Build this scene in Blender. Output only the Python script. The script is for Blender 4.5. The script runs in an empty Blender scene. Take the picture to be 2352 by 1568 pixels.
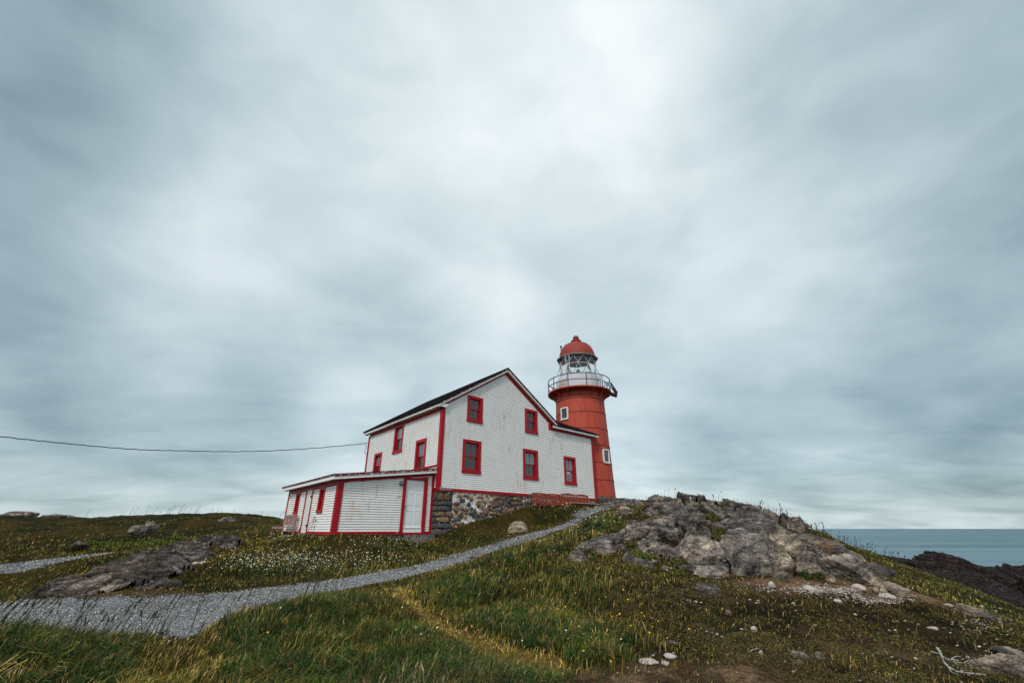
import bpy, bmesh, math, random
import numpy as np
from mathutils import Vector, Matrix
R = math.radians
rng = np.random.default_rng(7)
random.seed(7)
sc = bpy.context.scene
C = sc.collection

# ------------------------------------------------------------------ camera, sky, sun, exposure
FPX, CX, CY = 1002.0, 1176.0, 784.0            # the photograph measured at 2352 x 1568
TH = R(23.17)
cam_d = bpy.data.cameras.new("camera"); cam = bpy.data.objects.new("camera", cam_d); C.objects.link(cam)
cam_d.sensor_width = 36.0; cam_d.lens = 36.0 * FPX / 2352.0
cam_d.clip_start = 0.05; cam_d.clip_end = 60000.0
cam.location = (0, 0, 0); cam.rotation_euler = (R(90) + TH, 0, 0)
sc.camera = cam

SUN_EL, SUN_AZ = R(46), R(200)                  # azimuth measured from +Y clockwise: behind the camera
world = bpy.data.worlds.new("World"); sc.world = world; world.use_nodes = True
wn, wl = world.node_tree.nodes, world.node_tree.links
wn.clear()

def nd(n, t, **k):
    x = n.new(t)
    for a, b in k.items():
        if a == 'inp':
            for i, v in b.items(): x.inputs[i].default_value = v
        else: setattr(x, a, b)
    return x

def build_sky():
    out = nd(wn, 'ShaderNodeOutputWorld'); bg = nd(wn, 'ShaderNodeBackground')
    wl.new(bg.outputs[0], out.inputs[0])
    sky = nd(wn, 'ShaderNodeTexSky', sky_type='NISHITA', sun_disc=False, sun_elevation=SUN_EL, sun_rotation=SUN_AZ)
    tc = nd(wn, 'ShaderNodeTexCoord')
    sep = nd(wn, 'ShaderNodeSeparateXYZ'); wl.new(tc.outputs['Generated'], sep.inputs[0])
    def m(op, a, b=None, clamp=False):
        x = nd(wn, 'ShaderNodeMath', operation=op, use_clamp=clamp)
        for i, v in enumerate((a, b)):
            if v is None: continue
            if hasattr(v, 'links') or hasattr(v, 'is_linked'): wl.new(v, x.inputs[i])
            else: x.inputs[i].default_value = v
        return x.outputs[0]
    zc = m('MAXIMUM', sep.outputs[2], 0.0)
    def layer(off, scale, detail, rough, dist, loc, rot, sca):
        den = m('ADD', zc, off)
        comb = nd(wn, 'ShaderNodeCombineXYZ'); wl.new(m('DIVIDE', sep.outputs[0], den), comb.inputs[0]); wl.new(m('DIVIDE', sep.outputs[1], den), comb.inputs[1])
        nz = nd(wn, 'ShaderNodeTexNoise', inp={'Scale': scale, 'Detail': detail, 'Roughness': rough, 'Distortion': dist})
        mp = nd(wn, 'ShaderNodeMapping', inp={'Location': loc, 'Rotation': (0, 0, R(rot)), 'Scale': sca})
        wl.new(comb.outputs[0], mp.inputs[0]); wl.new(mp.outputs[0], nz.inputs[0])
        return m('SUBTRACT', nz.outputs[0], 0.5)
    def dome(scale, detail, rough, dist, loc, sca):
        nz = nd(wn, 'ShaderNodeTexNoise', inp={'Scale': scale, 'Detail': detail, 'Roughness': rough, 'Distortion': dist})
        mp = nd(wn, 'ShaderNodeMapping', inp={'Location': loc, 'Scale': sca}); wl.new(tc.outputs['Generated'], mp.inputs[0]); wl.new(mp.outputs[0], nz.inputs[0])
        return m('SUBTRACT', nz.outputs[0], 0.5)
    high = dome(1.9, 4.0, 0.48, 0.25, (3.1, 1.7, 0.4), (1, 1, 1.25))
    mid = dome(4.2, 5.0, 0.50, 0.35, (7.3, 4.0, 2.0), (1, 1, 1.9))
    low = layer(0.17, 1.9, 5.0, 0.52, 0.45, (1.3, 9.0, 0), 5, (0.8, 1.2, 1))
    lw = m('EXPONENT', m('MULTIPLY', zc, -3.6))
    base = m('ADD', m('ADD', m('MULTIPLY', high, 0.42), m('MULTIPLY', mid, 0.34)), m('MULTIPLY', m('MULTIPLY', low, lw), 0.62))
    # thick and thin parts of the cloud deck, each in its own direction of the sky, and the bright lobe added behind the camera
    cp, sp = math.cos(TH), math.sin(TH)
    lobes = SKY_LOBES
    tot = base
    for (px, py, width, amp) in lobes:
        a, b = px - CX, CY - py
        d = Vector((a, FPX * cp - b * sp, FPX * sp + b * cp)).normalized()
        if py < -5000: d = Vector((math.sin(SUN_AZ), math.cos(SUN_AZ), 0.75)).normalized()   # bright lobe added round the hidden sun, unseen behind the camera, to brighten walls
        dot = nd(wn, 'ShaderNodeVectorMath', operation='DOT_PRODUCT'); wl.new(tc.outputs['Generated'], dot.inputs[0])
        dot.inputs[1].default_value = d
        k = 1.0 / (1 - math.cos(R(width)))
        e = m('EXPONENT', m('MULTIPLY', m('SUBTRACT', dot.outputs['Value'], 1.0), k))
        tot = m('ADD', tot, m('MULTIPLY', e, amp))
    hor = m('MULTIPLY', m('EXPONENT', m('MULTIPLY', zc, -34.0)), 0.12)       # paler strip of thin cloud on the horizon
    tot = m('ADD', tot, hor)
    tot = m('ADD', tot, SKY_BASE)
    ramp = nd(wn, 'ShaderNodeValToRGB'); wl.new(tot, ramp.inputs[0])
    cr = ramp.color_ramp; cr.interpolation = 'B_SPLINE'
    for i, (p, c) in enumerate(SKY_RAMP):
        e = cr.elements[i] if i < 2 else cr.elements.new(p)
        e.position = p; e.color = (*c, 1)
    sc1 = nd(wn, 'ShaderNodeVectorMath', operation='SCALE'); wl.new(sky.outputs[0], sc1.inputs[0]); sc1.inputs['Scale'].default_value = 0.012
    sc2 = nd(wn, 'ShaderNodeVectorMath', operation='ADD'); wl.new(ramp.outputs[0], sc2.inputs[0]); wl.new(sc1.outputs[0], sc2.inputs[1])
    wl.new(sc2.outputs[0], bg.inputs[0]); bg.inputs[1].default_value = 1.0
SKY_BASE = 0.64
SKY_LOBES = [(1150, 380, 17, 0.16), (560, 610, 9, 0.10), (1480, 140, 11, 0.10), (1780, 500, 9, 0.10), (0, 520, 11, -0.17),
             (0, 0, 14, -0.25), (2352, 0, 15, -0.18), (2345, 560, 10, -0.15), (2180, 1020, 11, -0.30), (1700, 1070, 8, -0.14), (560, 960, 10, -0.25), (60, 1080, 8, -0.10), (1450, 620, 6, -0.06),
             (100, 860, 8, -0.18), (1250, 560, 6, -0.07), (1150, 690, 6, 0.10), (1650, 980, 7, -0.06), (1180, -900, 40, 0.05), (0, -9999, 38, 0.55)]
SKY_RAMP = [(0.0, (0.038, 0.068, 0.086)), (1.0, (0.72, 0.738, 0.740)), (0.30, (0.122, 0.186, 0.214)), (0.55, (0.305, 0.384, 0.408)), (0.8, (0.52, 0.580, 0.592))]
build_sky()

sd = bpy.data.lights.new("sun", 'SUN'); sd.energy = 1.5; sd.angle = R(10); sd.color = (1.0, 0.965, 0.92)
sun = bpy.data.objects.new("sun", sd); C.objects.link(sun)
sv = Vector((math.sin(SUN_AZ) * math.cos(SUN_EL), math.cos(SUN_AZ) * math.cos(SUN_EL), math.sin(SUN_EL)))
sun.rotation_euler = sv.to_track_quat('Z', 'Y').to_euler(); sun.location = sv * 60
vs = sc.view_settings
vs.view_transform = 'Standard'; vs.look = 'None'; vs.exposure = 0.5; vs.gamma = 1.0; vs.use_curve_mapping = False
sc.render.engine = 'CYCLES'
sc.cycles.max_bounces = 5; sc.cycles.diffuse_bounces = 3; sc.cycles.transparent_max_bounces = 12

# ------------------------------------------------------------------ helpers
def ray(px, py):
    a, b = px - CX, CY - py
    return np.array([a, FPX * math.cos(TH) - b * math.sin(TH), FPX * math.sin(TH) + b * math.cos(TH)])
def at(px, py, Y):
    r = ray(px, py); return r / r[1] * Y

def hash2(ix, iy, seed):
    h = (ix.astype(np.int64) * 374761393 + iy.astype(np.int64) * 668265263 + seed * 974634777) & 0xffffffff
    h = ((h ^ (h >> 13)) * 1274126177) & 0xffffffff
    return ((h ^ (h >> 16)) & 0xffffff) / float(0xffffff)
def vn2(x, y, seed=0):
    ix, iy = np.floor(x), np.floor(y); fx, fy = x - ix, y - iy
    fx = fx * fx * fx * (fx * (fx * 6 - 15) + 10); fy = fy * fy * fy * (fy * (fy * 6 - 15) + 10)
    a, b = hash2(ix, iy, seed), hash2(ix + 1, iy, seed); c, d = hash2(ix, iy + 1, seed), hash2(ix + 1, iy + 1, seed)
    return (a + (b - a) * fx) * (1 - fy) + (c + (d - c) * fx) * fy
def fbm2(x, y, oct=4, seed=0, gain=0.5):
    s, a, t = 0, 1, 0
    for o in range(oct):
        ca, sa = math.cos(o * 1.3), math.sin(o * 1.3)
        s = s + a * (vn2((x * ca - y * sa) * 2 ** o + 17.3 * o, (x * sa + y * ca) * 2 ** o - 9.1 * o, seed + o) - 0.5); t += a; a *= gain
    return s / t * 2
def hash3(ix, iy, iz, seed):
    h = (ix.astype(np.int64) * 374761393 + iy.astype(np.int64) * 668265263 + iz.astype(np.int64) * 2147483647 + seed * 974634777) & 0xffffffff
    h = ((h ^ (h >> 13)) * 1274126177) & 0xffffffff
    return ((h ^ (h >> 16)) & 0xffffff) / float(0xffffff)
def vn3(p, seed=0):
    i = np.floor(p); f = p - i; f = f * f * (3 - 2 * f)
    x, y, z = i[:, 0], i[:, 1], i[:, 2]; r = 0
    for dx in (0, 1):
        for dy in (0, 1):
            for dz in (0, 1):
                w = (f[:, 0] if dx else 1 - f[:, 0]) * (f[:, 1] if dy else 1 - f[:, 1]) * (f[:, 2] if dz else 1 - f[:, 2])
                r = r + w * hash3(x + dx, y + dy, z + dz, seed)
    return r
def fbm3(p, oct=4, seed=0, gain=0.5, ridged=False):
    s, a, t = 0, 1, 0
    for o in range(oct):
        n = vn3(p * 2 ** o + 13.7 * o, seed + o) * 2 - 1
        if ridged: n = 1 - 2 * np.abs(n)
        s = s + a * n; t += a; a *= gain
    return s / t

def link(name, me, mats, parent=None, loc=None):
    o = bpy.data.objects.new(name, me); C.objects.link(o)
    for m in (mats if isinstance(mats, (list, tuple)) else [mats]):
        if m and m.name not in [x.name for x in me.materials if x]: me.materials.append(m)
    if parent: o.parent = parent
    if loc is not None: o.location = loc
    return o
def tag(o, label=None, cat=None, group=None, kind=None):
    if label: o['label'] = label
    if cat: o['category'] = cat
    if group: o['group'] = group
    if kind: o['kind'] = kind
    return o
def empty(name, loc=(0, 0, 0)):
    o = bpy.data.objects.new(name, None); C.objects.link(o); o.location = loc; o.empty_display_size = 0.2
    return o

class MB:
    """collects faces and links them as one mesh object"""
    def __init__(s): s.v, s.f, s.m = [], [], []
    def add(s, vs, fs, mi=0):
        b = len(s.v); s.v.extend([tuple(map(float, p)) for p in vs])
        for f in fs: s.f.append([b + i for i in f]); s.m.append(mi)
    def prism(s, pts0, pts1, mi=0):
        n = len(pts0)
        s.add(list(pts0) + list(pts1), [list(range(n))[::-1], [n + i for i in range(n)]] + [[i, (i + 1) % n, n + (i + 1) % n, n + i] for i in range(n)], mi)
    def tube(s, pts, r, n=8, mi=0, caps=True):
        pts = [Vector(p) for p in pts]; rs = r if isinstance(r, (list, tuple)) else [r] * len(pts)
        vs, fs = [], []
        up = Vector((0, 0, 1)); t0 = (pts[1] - pts[0]).normalized()
        a = t0.orthogonal().normalized()
        for i, p in enumerate(pts):
            t = (pts[min(i + 1, len(pts) - 1)] - pts[max(i - 1, 0)]).normalized()
            a = (a - t * a.dot(t)).normalized(); b = t.cross(a)
            for k in range(n):
                an = 2 * math.pi * k / n; vs.append(p + (a * math.cos(an) + b * math.sin(an)) * rs[i])
        for i in range(len(pts) - 1):
            for k in range(n): fs.append([i * n + k, i * n + (k + 1) % n, (i + 1) * n + (k + 1) % n, (i + 1) * n + k])
        if caps: fs.append(list(range(n))[::-1]); fs.append([(len(pts) - 1) * n + k for k in range(n)])
        s.add(vs, fs, mi)
    def lathe(s, prof, c, n=64, mi=0, a0=0.0, close=False):
        vs, fs = [], []
        for (r, z) in prof:
            for k in range(n):
                an = a0 + 2 * math.pi * k / n; vs.append((c[0] + r * math.cos(an), c[1] + r * math.sin(an), c[2] + z))
        for i in range(len(prof) - 1):
            for k in range(n): fs.append([i * n + k, i * n + (k + 1) % n, (i + 1) * n + (k + 1) % n, (i + 1) * n + k])
        s.add(vs, fs, mi)
    def build(s, name, mats, parent=None, smooth=False):
        me = bpy.data.meshes.new(name); me.from_pydata(s.v, [], s.f)
        mats = mats if isinstance(mats, (list, tuple)) else [mats]
        for m in mats: me.materials.append(m)
        if len(mats) > 1: me.polygons.foreach_set('material_index', s.m)
        if smooth:
            me.polygons.foreach_set('use_smooth', [True] * len(s.f)); me.set_sharp_from_angle(angle=R(40))
        me.update()
        o = bpy.data.objects.new(name, me); C.objects.link(o)
        if parent: o.parent = parent
        return o

def np_mesh(name, V, F, mat, col=None, smooth=False, attrs=None):
    """V (n,3), F (m,k) -> mesh object, with an optional point colour"""
    me = bpy.data.meshes.new(name); n, (m_, k) = len(V), F.shape
    me.vertices.add(n); me.vertices.foreach_set('co', np.ascontiguousarray(V, dtype=np.float32).ravel())
    me.loops.add(m_ * k); me.loops.foreach_set('vertex_index', np.ascontiguousarray(F, dtype=np.int32).ravel())
    me.polygons.add(m_); me.polygons.foreach_set('loop_start', np.arange(0, m_ * k, k, dtype=np.int32))
    me.update(calc_edges=True)
    if smooth: me.polygons.foreach_set('use_smooth', np.ones(m_, dtype=bool))
    if col is not None:
        a = me.attributes.new('Col', 'FLOAT_COLOR', 'POINT'); c4 = np.ones((n, 4), dtype=np.float32); c4[:, :3] = col
        a.data.foreach_set('color', c4.ravel())
    for nm, arr in (attrs or {}).items():
        a = me.attributes.new(nm, 'FLOAT', 'POINT'); a.data.foreach_set('value', np.ascontiguousarray(arr, dtype=np.float32))
    me.materials.append(mat); me.update()
    o = bpy.data.objects.new(name, me); C.objects.link(o)
    return o

# ------------------------------------------------------------------ materials
def mat(name):
    m = bpy.data.materials.new(name); m.use_nodes = True
    nt = m.node_tree; b = nt.nodes['Principled BSDF']
    return m, nt, nt.nodes, nt.links, b
def ramp(n, stops, interp='LINEAR'):
    r = n.new('ShaderNodeValToRGB'); cr = r.color_ramp; cr.interpolation = interp
    for i, (p, c) in enumerate(stops):
        e = cr.elements[i] if i < 2 else cr.elements.new(p)
        e.position = p; e.color = (*c, 1) if len(c) == 3 else c
    return r
def noise(n, l, vec, scale, detail=4, rough=0.5, dist=0.0):
    x = n.new('ShaderNodeTexNoise'); x.inputs['Scale'].default_value = scale; x.inputs['Detail'].default_value = detail
    x.inputs['Roughness'].default_value = rough; x.inputs['Distortion'].default_value = dist
    if vec is not None: l.new(vec, x.inputs['Vector'])
    return x.outputs[0]
def mixc(n, l, fac, a, b, mode='MIX'):
    x = n.new('ShaderNodeMix'); x.data_type = 'RGBA'; x.blend_type = mode
    for s, v in ((x.inputs[0], fac), (x.inputs[6], a), (x.inputs[7], b)):
        if isinstance(v, (int, float)): s.default_value = v
        elif isinstance(v, tuple): s.default_value = (*v, 1)
        else: l.new(v, s)
    return x.outputs[2]
def coord(n, l, scale=(1, 1, 1), kind='Object', rot=(0, 0, 0)):
    t = n.new('ShaderNodeTexCoord'); mp = n.new('ShaderNodeMapping')
    mp.inputs['Scale'].default_value = scale; mp.inputs['Rotation'].default_value = rot
    l.new(t.outputs[kind], mp.inputs[0]); return mp.outputs[0]
def bump(n, l, b, h, strength=0.5, dist=0.02):
    x = n.new('ShaderNodeBump'); x.inputs['Strength'].default_value = strength; x.inputs['Distance'].default_value = dist
    l.new(h, x.inputs['Height']); l.new(x.outputs[0], b.inputs['Normal'])

def paint(name, col, rough=0.55, wear=(0.25, 0.22, 0.2), amount=0.45, scale=14, dirt=0.25, thr=0.62, metal=0.0):
    m, nt, n, l, b = mat(name)
    v = coord(n, l)
    big = noise(n, l, v, 1.3, 5, 0.6); fine = noise(n, l, v, scale, 6, 0.65)
    r1 = ramp(n, [(thr, (0, 0, 0)), (thr + 0.06, (1, 1, 1))]); l.new(fine, r1.inputs[0])
    tone = mixc(n, l, big, tuple(c * (1 - dirt) for c in col), tuple(min(1, c * (1 + dirt * 0.35)) for c in col))
    mm = n.new('ShaderNodeMath'); mm.operation = 'MULTIPLY'; l.new(r1.outputs[0], mm.inputs[0]); mm.inputs[1].default_value = amount
    c = mixc(n, l, mm.outputs[0], tone, wear)
    l.new(c, b.inputs['Base Color']); b.inputs['Roughness'].default_value = rough; b.inputs['Metallic'].default_value = metal; b.inputs['Specular IOR Level'].default_value = 0.22
    bump(n, l, b, fine, 0.25, 0.004)
    return m

def m_siding():
    m, nt, n, l, b = mat('white clapboard paint')
    v = coord(n, l)
    big = noise(n, l, v, 0.7, 4, 0.6)
    base = mixc(n, l, big, (0.66, 0.655, 0.63), (0.83, 0.825, 0.80))
    vs_ = coord(n, l, (5.5, 5.5, 1.1))          # rust runs, long in z
    st = noise(n, l, vs_, 1.0, 5, 0.72)
    clump = noise(n, l, v, 0.55, 3, 0.6)
    rs = ramp(n, [(0.53, (0, 0, 0)), (0.70, (0.8, 0.8, 0.8))]); l.new(st, rs.inputs[0])
    rc = ramp(n, [(0.40, (0.0, 0.0, 0.0)), (0.60, (1, 1, 1))]); l.new(clump, rc.inputs[0])
    mm = n.new('ShaderNodeMath'); mm.operation = 'MULTIPLY'; l.new(rs.outputs[0], mm.inputs[0]); l.new(rc.outputs[0], mm.inputs[1])
    c = mixc(n, l, mm.outputs[0], base, (0.52, 0.25, 0.085))
    # nail rust spots
    vo = n.new('ShaderNodeTexVoronoi'); vo.feature = 'F1'; vo.inputs['Scale'].default_value = 1.0; vo.inputs['Randomness'].default_value = 0.8
    l.new(coord(n, l, (2.4, 2.4, 10.0)), vo.inputs['Vector'])
    rn = ramp(n, [(0.02, (0.7, 0.7, 0.7)), (0.055, (0, 0, 0))]); l.new(vo.outputs['Distance'], rn.inputs[0])
    c = mixc(n, l, rn.outputs[0], c, (0.42, 0.20, 0.09))
    # chipped grey wood
    chip = noise(n, l, coord(n, l, (7, 7, 26)), 1.0, 4, 0.7)
    rch = ramp(n, [(0.70, (0, 0, 0)), (0.73, (0.75, 0.75, 0.75))]); l.new(chip, rch.inputs[0])
    c = mixc(n, l, rch.outputs[0], c, (0.26, 0.25, 0.24))
    l.new(c, b.inputs['Base Color']); b.inputs['Roughness'].default_value = 0.6
    bump(n, l, b, noise(n, l, coord(n, l, (4, 4, 40)), 2.0, 4), 0.2, 0.003)
    return m
M = {}
M['siding'] = m_siding()
M['under'] = paint('painted board edge shade', (0.10, 0.10, 0.10), 0.9, amount=0.2)  # dark tone painted for the shadow under each clapboard and behind the benches
M['red'] = paint('red trim paint', (0.34, 0.006, 0.012), 0.5, (0.15, 0.05, 0.04), 0.35, 20, 0.22, 0.66)
M['redpeel'] = paint('peeling red paint', (0.26, 0.02, 0.026), 0.6, (0.55, 0.53, 0.52), 0.9, 9, 0.3, 0.52)
M['white'] = paint('white trim paint', (0.76, 0.765, 0.75), 0.5, (0.35, 0.30, 0.24), 0.5, 11, 0.12, 0.68)
M['soffit'] = paint('soffit wood', (0.40, 0.31, 0.20), 0.7, (0.25, 0.2, 0.12), 0.4)
M['door'] = paint('white door paint', (0.70, 0.72, 0.72), 0.35, (0.5, 0.5, 0.48), 0.2, 6, 0.05)
M['dirtydoor'] = paint('stained white door paint', (0.66, 0.66, 0.64), 0.5, (0.42, 0.26, 0.12), 0.5, 5, 0.2, 0.6)
M['benchred'] = paint('bench red stain', (0.27, 0.045, 0.022), 0.6, (0.13, 0.03, 0.02), 0.5, 9, 0.25, 0.55)
M['benchworn'] = paint('worn pink grey bench paint', (0.22, 0.075, 0.07), 0.75, (0.50, 0.44, 0.42), 0.85, 22, 0.3, 0.5)
M['metal'] = paint('grey metal', (0.22, 0.23, 0.23), 0.4, (0.2, 0.1, 0.05), 0.4, 12, 0.2, 0.6, 0.6)
M['brass'] = paint('brass', (0.30, 0.18, 0.06), 0.35, metal=0.8)
M['dark'] = paint('dark iron', (0.035, 0.03, 0.03), 0.6)
M['cable'] = paint('black cable', (0.012, 0.012, 0.013), 0.6)
M['concrete'] = paint('old concrete', (0.10, 0.095, 0.085), 0.95, (0.24, 0.23, 0.21), 0.6, 7, 0.4, 0.5)
M['signbrown'] = paint('brown sign', (0.15, 0.035, 0.03), 0.5, amount=0.0)
M['signwhite'] = paint('white lettering', (0.8, 0.78, 0.75), 0.5, amount=0.0)
M['lantern'] = paint('lantern grey paint', (0.42, 0.45, 0.44), 0.55, (0.30, 0.20, 0.13), 0.7, 9, 0.25, 0.55)
M['eave'] = paint('dull grey eave paint', (0.17, 0.18, 0.175), 0.6, (0.28, 0.20, 0.13), 0.6, 9, 0.25, 0.56)
M['astragal'] = paint('pale grey bar paint', (0.55, 0.58, 0.57), 0.5, (0.35, 0.24, 0.16), 0.7, 9, 0.2, 0.56)
M['drumwhite'] = paint('white drum paint', (0.50, 0.54, 0.58), 0.5, (0.40, 0.22, 0.12), 0.5, 3.2, 0.12, 0.66)
M['railred'] = paint('dark red railing', (0.085, 0.012, 0.012), 0.55, (0.08, 0.03, 0.02), 0.5)
M['solar'] = paint('blue solar cells', (0.010, 0.115, 0.20), 0.3, amount=0.0, dirt=0.15)
M['twig'] = paint('bleached wood', (0.42, 0.39, 0.36), 0.85, (0.15, 0.12, 0.1), 0.5, 20)
M['palestone'] = paint('pale quartz stone', (0.42, 0.375, 0.34), 0.85, (0.24, 0.21, 0.20), 0.7, 26, 0.3, 0.56)

def m_roof():
    m, nt, n, l, b = mat('black asphalt shingle')
    v = coord(n, l, (1, 1, 1), 'Object')
    br = n.new('ShaderNodeTexBrick'); br.inputs['Scale'].default_value = 3.2; br.inputs['Mortar Size'].default_value = 0.02
    br.inputs['Color1'].default_value = (0.006, 0.006, 0.007, 1); br.inputs['Color2'].default_value = (0.013, 0.013, 0.014, 1); br.inputs['Mortar'].default_value = (0.006, 0.006, 0.006, 1)
    l.new(v, br.inputs[0]); c = mixc(n, l, noise(n, l, v, 60, 3, 0.8), br.outputs[0], (0.012, 0.012, 0.014))
    l.new(c, b.inputs['Base Color']); b.inputs['Roughness'].default_value = 0.95
    b.inputs['Specular IOR Level'].default_value = 0.0
    bump(n, l, b, noise(n, l, v, 45, 3, 0.8), 0.6, 0.01)
    return m
M['roof'] = m_roof()
def m_tower():
    m, nt, n, l, b = mat('red cast iron paint')
    v = coord(n, l)
    big = noise(n, l, v, 0.8, 5, 0.65); st = noise(n, l, coord(n, l, (3, 3, 0.35)), 1.0, 6, 0.7)
    c = mixc(n, l, big, (0.33, 0.044, 0.026), (0.46, 0.080, 0.046))
    r = ramp(n, [(0.53, (0, 0, 0)), (0.70, (0.7, 0.7, 0.7))]); l.new(st, r.inputs[0])
    c = mixc(n, l, r.outputs[0], c, (0.17, 0.034, 0.026))
    f = noise(n, l, v, 5, 6, 0.75); r2 = ramp(n, [(0.6, (0, 0, 0)), (0.8, (0.5, 0.5, 0.5))]); l.new(f, r2.inputs[0])
    c = mixc(n, l, r2.outputs[0], c, (0.52, 0.13, 0.055))
    l.new(c, b.inputs['Base Color']); b.inputs['Roughness'].default_value = 0.6; b.inputs['Specular IOR Level'].default_value = 0.2
    bump(n, l, b, f, 0.25, 0.01)
    return m
M['tower'] = m_tower()
M['dome'] = paint('dull red dome paint', (0.27, 0.040, 0.028), 0.6, (0.14, 0.035, 0.03), 0.5, 5, 0.3, 0.55)
def m_glass_dark(name, col, rough=0.06):
    m, nt, n, l, b = mat(name)
    v = coord(n, l); c = mixc(n, l, noise(n, l, v, 2.2, 3), tuple(x * 0.75 for x in col), tuple(x * 1.25 for x in col))
    l.new(c, b.inputs['Base Color']); b.inputs['Roughness'].default_value = rough; b.inputs['IOR'].default_value = 1.5
    b.inputs['Coat Weight'].default_value = 0.4
    return m
M['pane_light'] = m_glass_dark('window glass with blind and sky reflection', (0.13, 0.165, 0.19))  # blind and sky reflection both put into the pane colour
M['pane_dark'] = m_glass_dark('dark window glass', (0.020, 0.028, 0.032))
def m_glass_clear():
    m, nt, n, l, b = mat('clear lantern glass'); n.remove(b)
    o = n['Material Output']; t = n.new('ShaderNodeBsdfTransparent'); g = n.new('ShaderNodeBsdfGlossy'); x = n.new('ShaderNodeMixShader')
    t.inputs[0].default_value = (0.93, 0.96, 0.96, 1); g.inputs['Roughness'].default_value = 0.04
    f = n.new('ShaderNodeFresnel'); f.inputs[0].default_value = 1.5
    l.new(f.outputs[0], x.inputs[0]); l.new(t.outputs[0], x.inputs[1]); l.new(g.outputs[0], x.inputs[2]); l.new(x.outputs[0], o.inputs[0])
    return m
M['clear'] = m_glass_clear()

def m_attr(name, rough=0.8, bumps=None, fine=None, trans=0.0):
    """colour from the 'Col' point attribute"""
    m, nt, n, l, b = mat(name)
    a = n.new('ShaderNodeAttribute'); a.attribute_name = 'Col'
    c = a.outputs['Color']
    if fine:
        v = coord(n, l); f = noise(n, l, v, fine[0], 6, 0.75)
        r = ramp(n, [(0.3, (fine[1],) * 3), (0.7, (fine[2],) * 3)]); l.new(f, r.inputs[0])
        c = mixc(n, l, 1.0, c, r.outputs[0], 'MULTIPLY')
        if bumps: bump(n, l, b, f, bumps[0], bumps[1])
    l.new(c, b.inputs['Base Color']); b.inputs['Roughness'].default_value = rough; b.inputs['Specular IOR Level'].default_value = 0.2
    return m
M['blade'] = m_attr('grass blade', 0.7)
M['petal'] = m_attr('petal', 0.7)
M['masonry'] = m_attr('rubble masonry', 0.9, (0.9, 0.02), (9, 0.55, 1.35))
M['pebble'] = m_attr('pebble', 0.9, (0.5, 0.004), (40, 0.7, 1.25))

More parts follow.
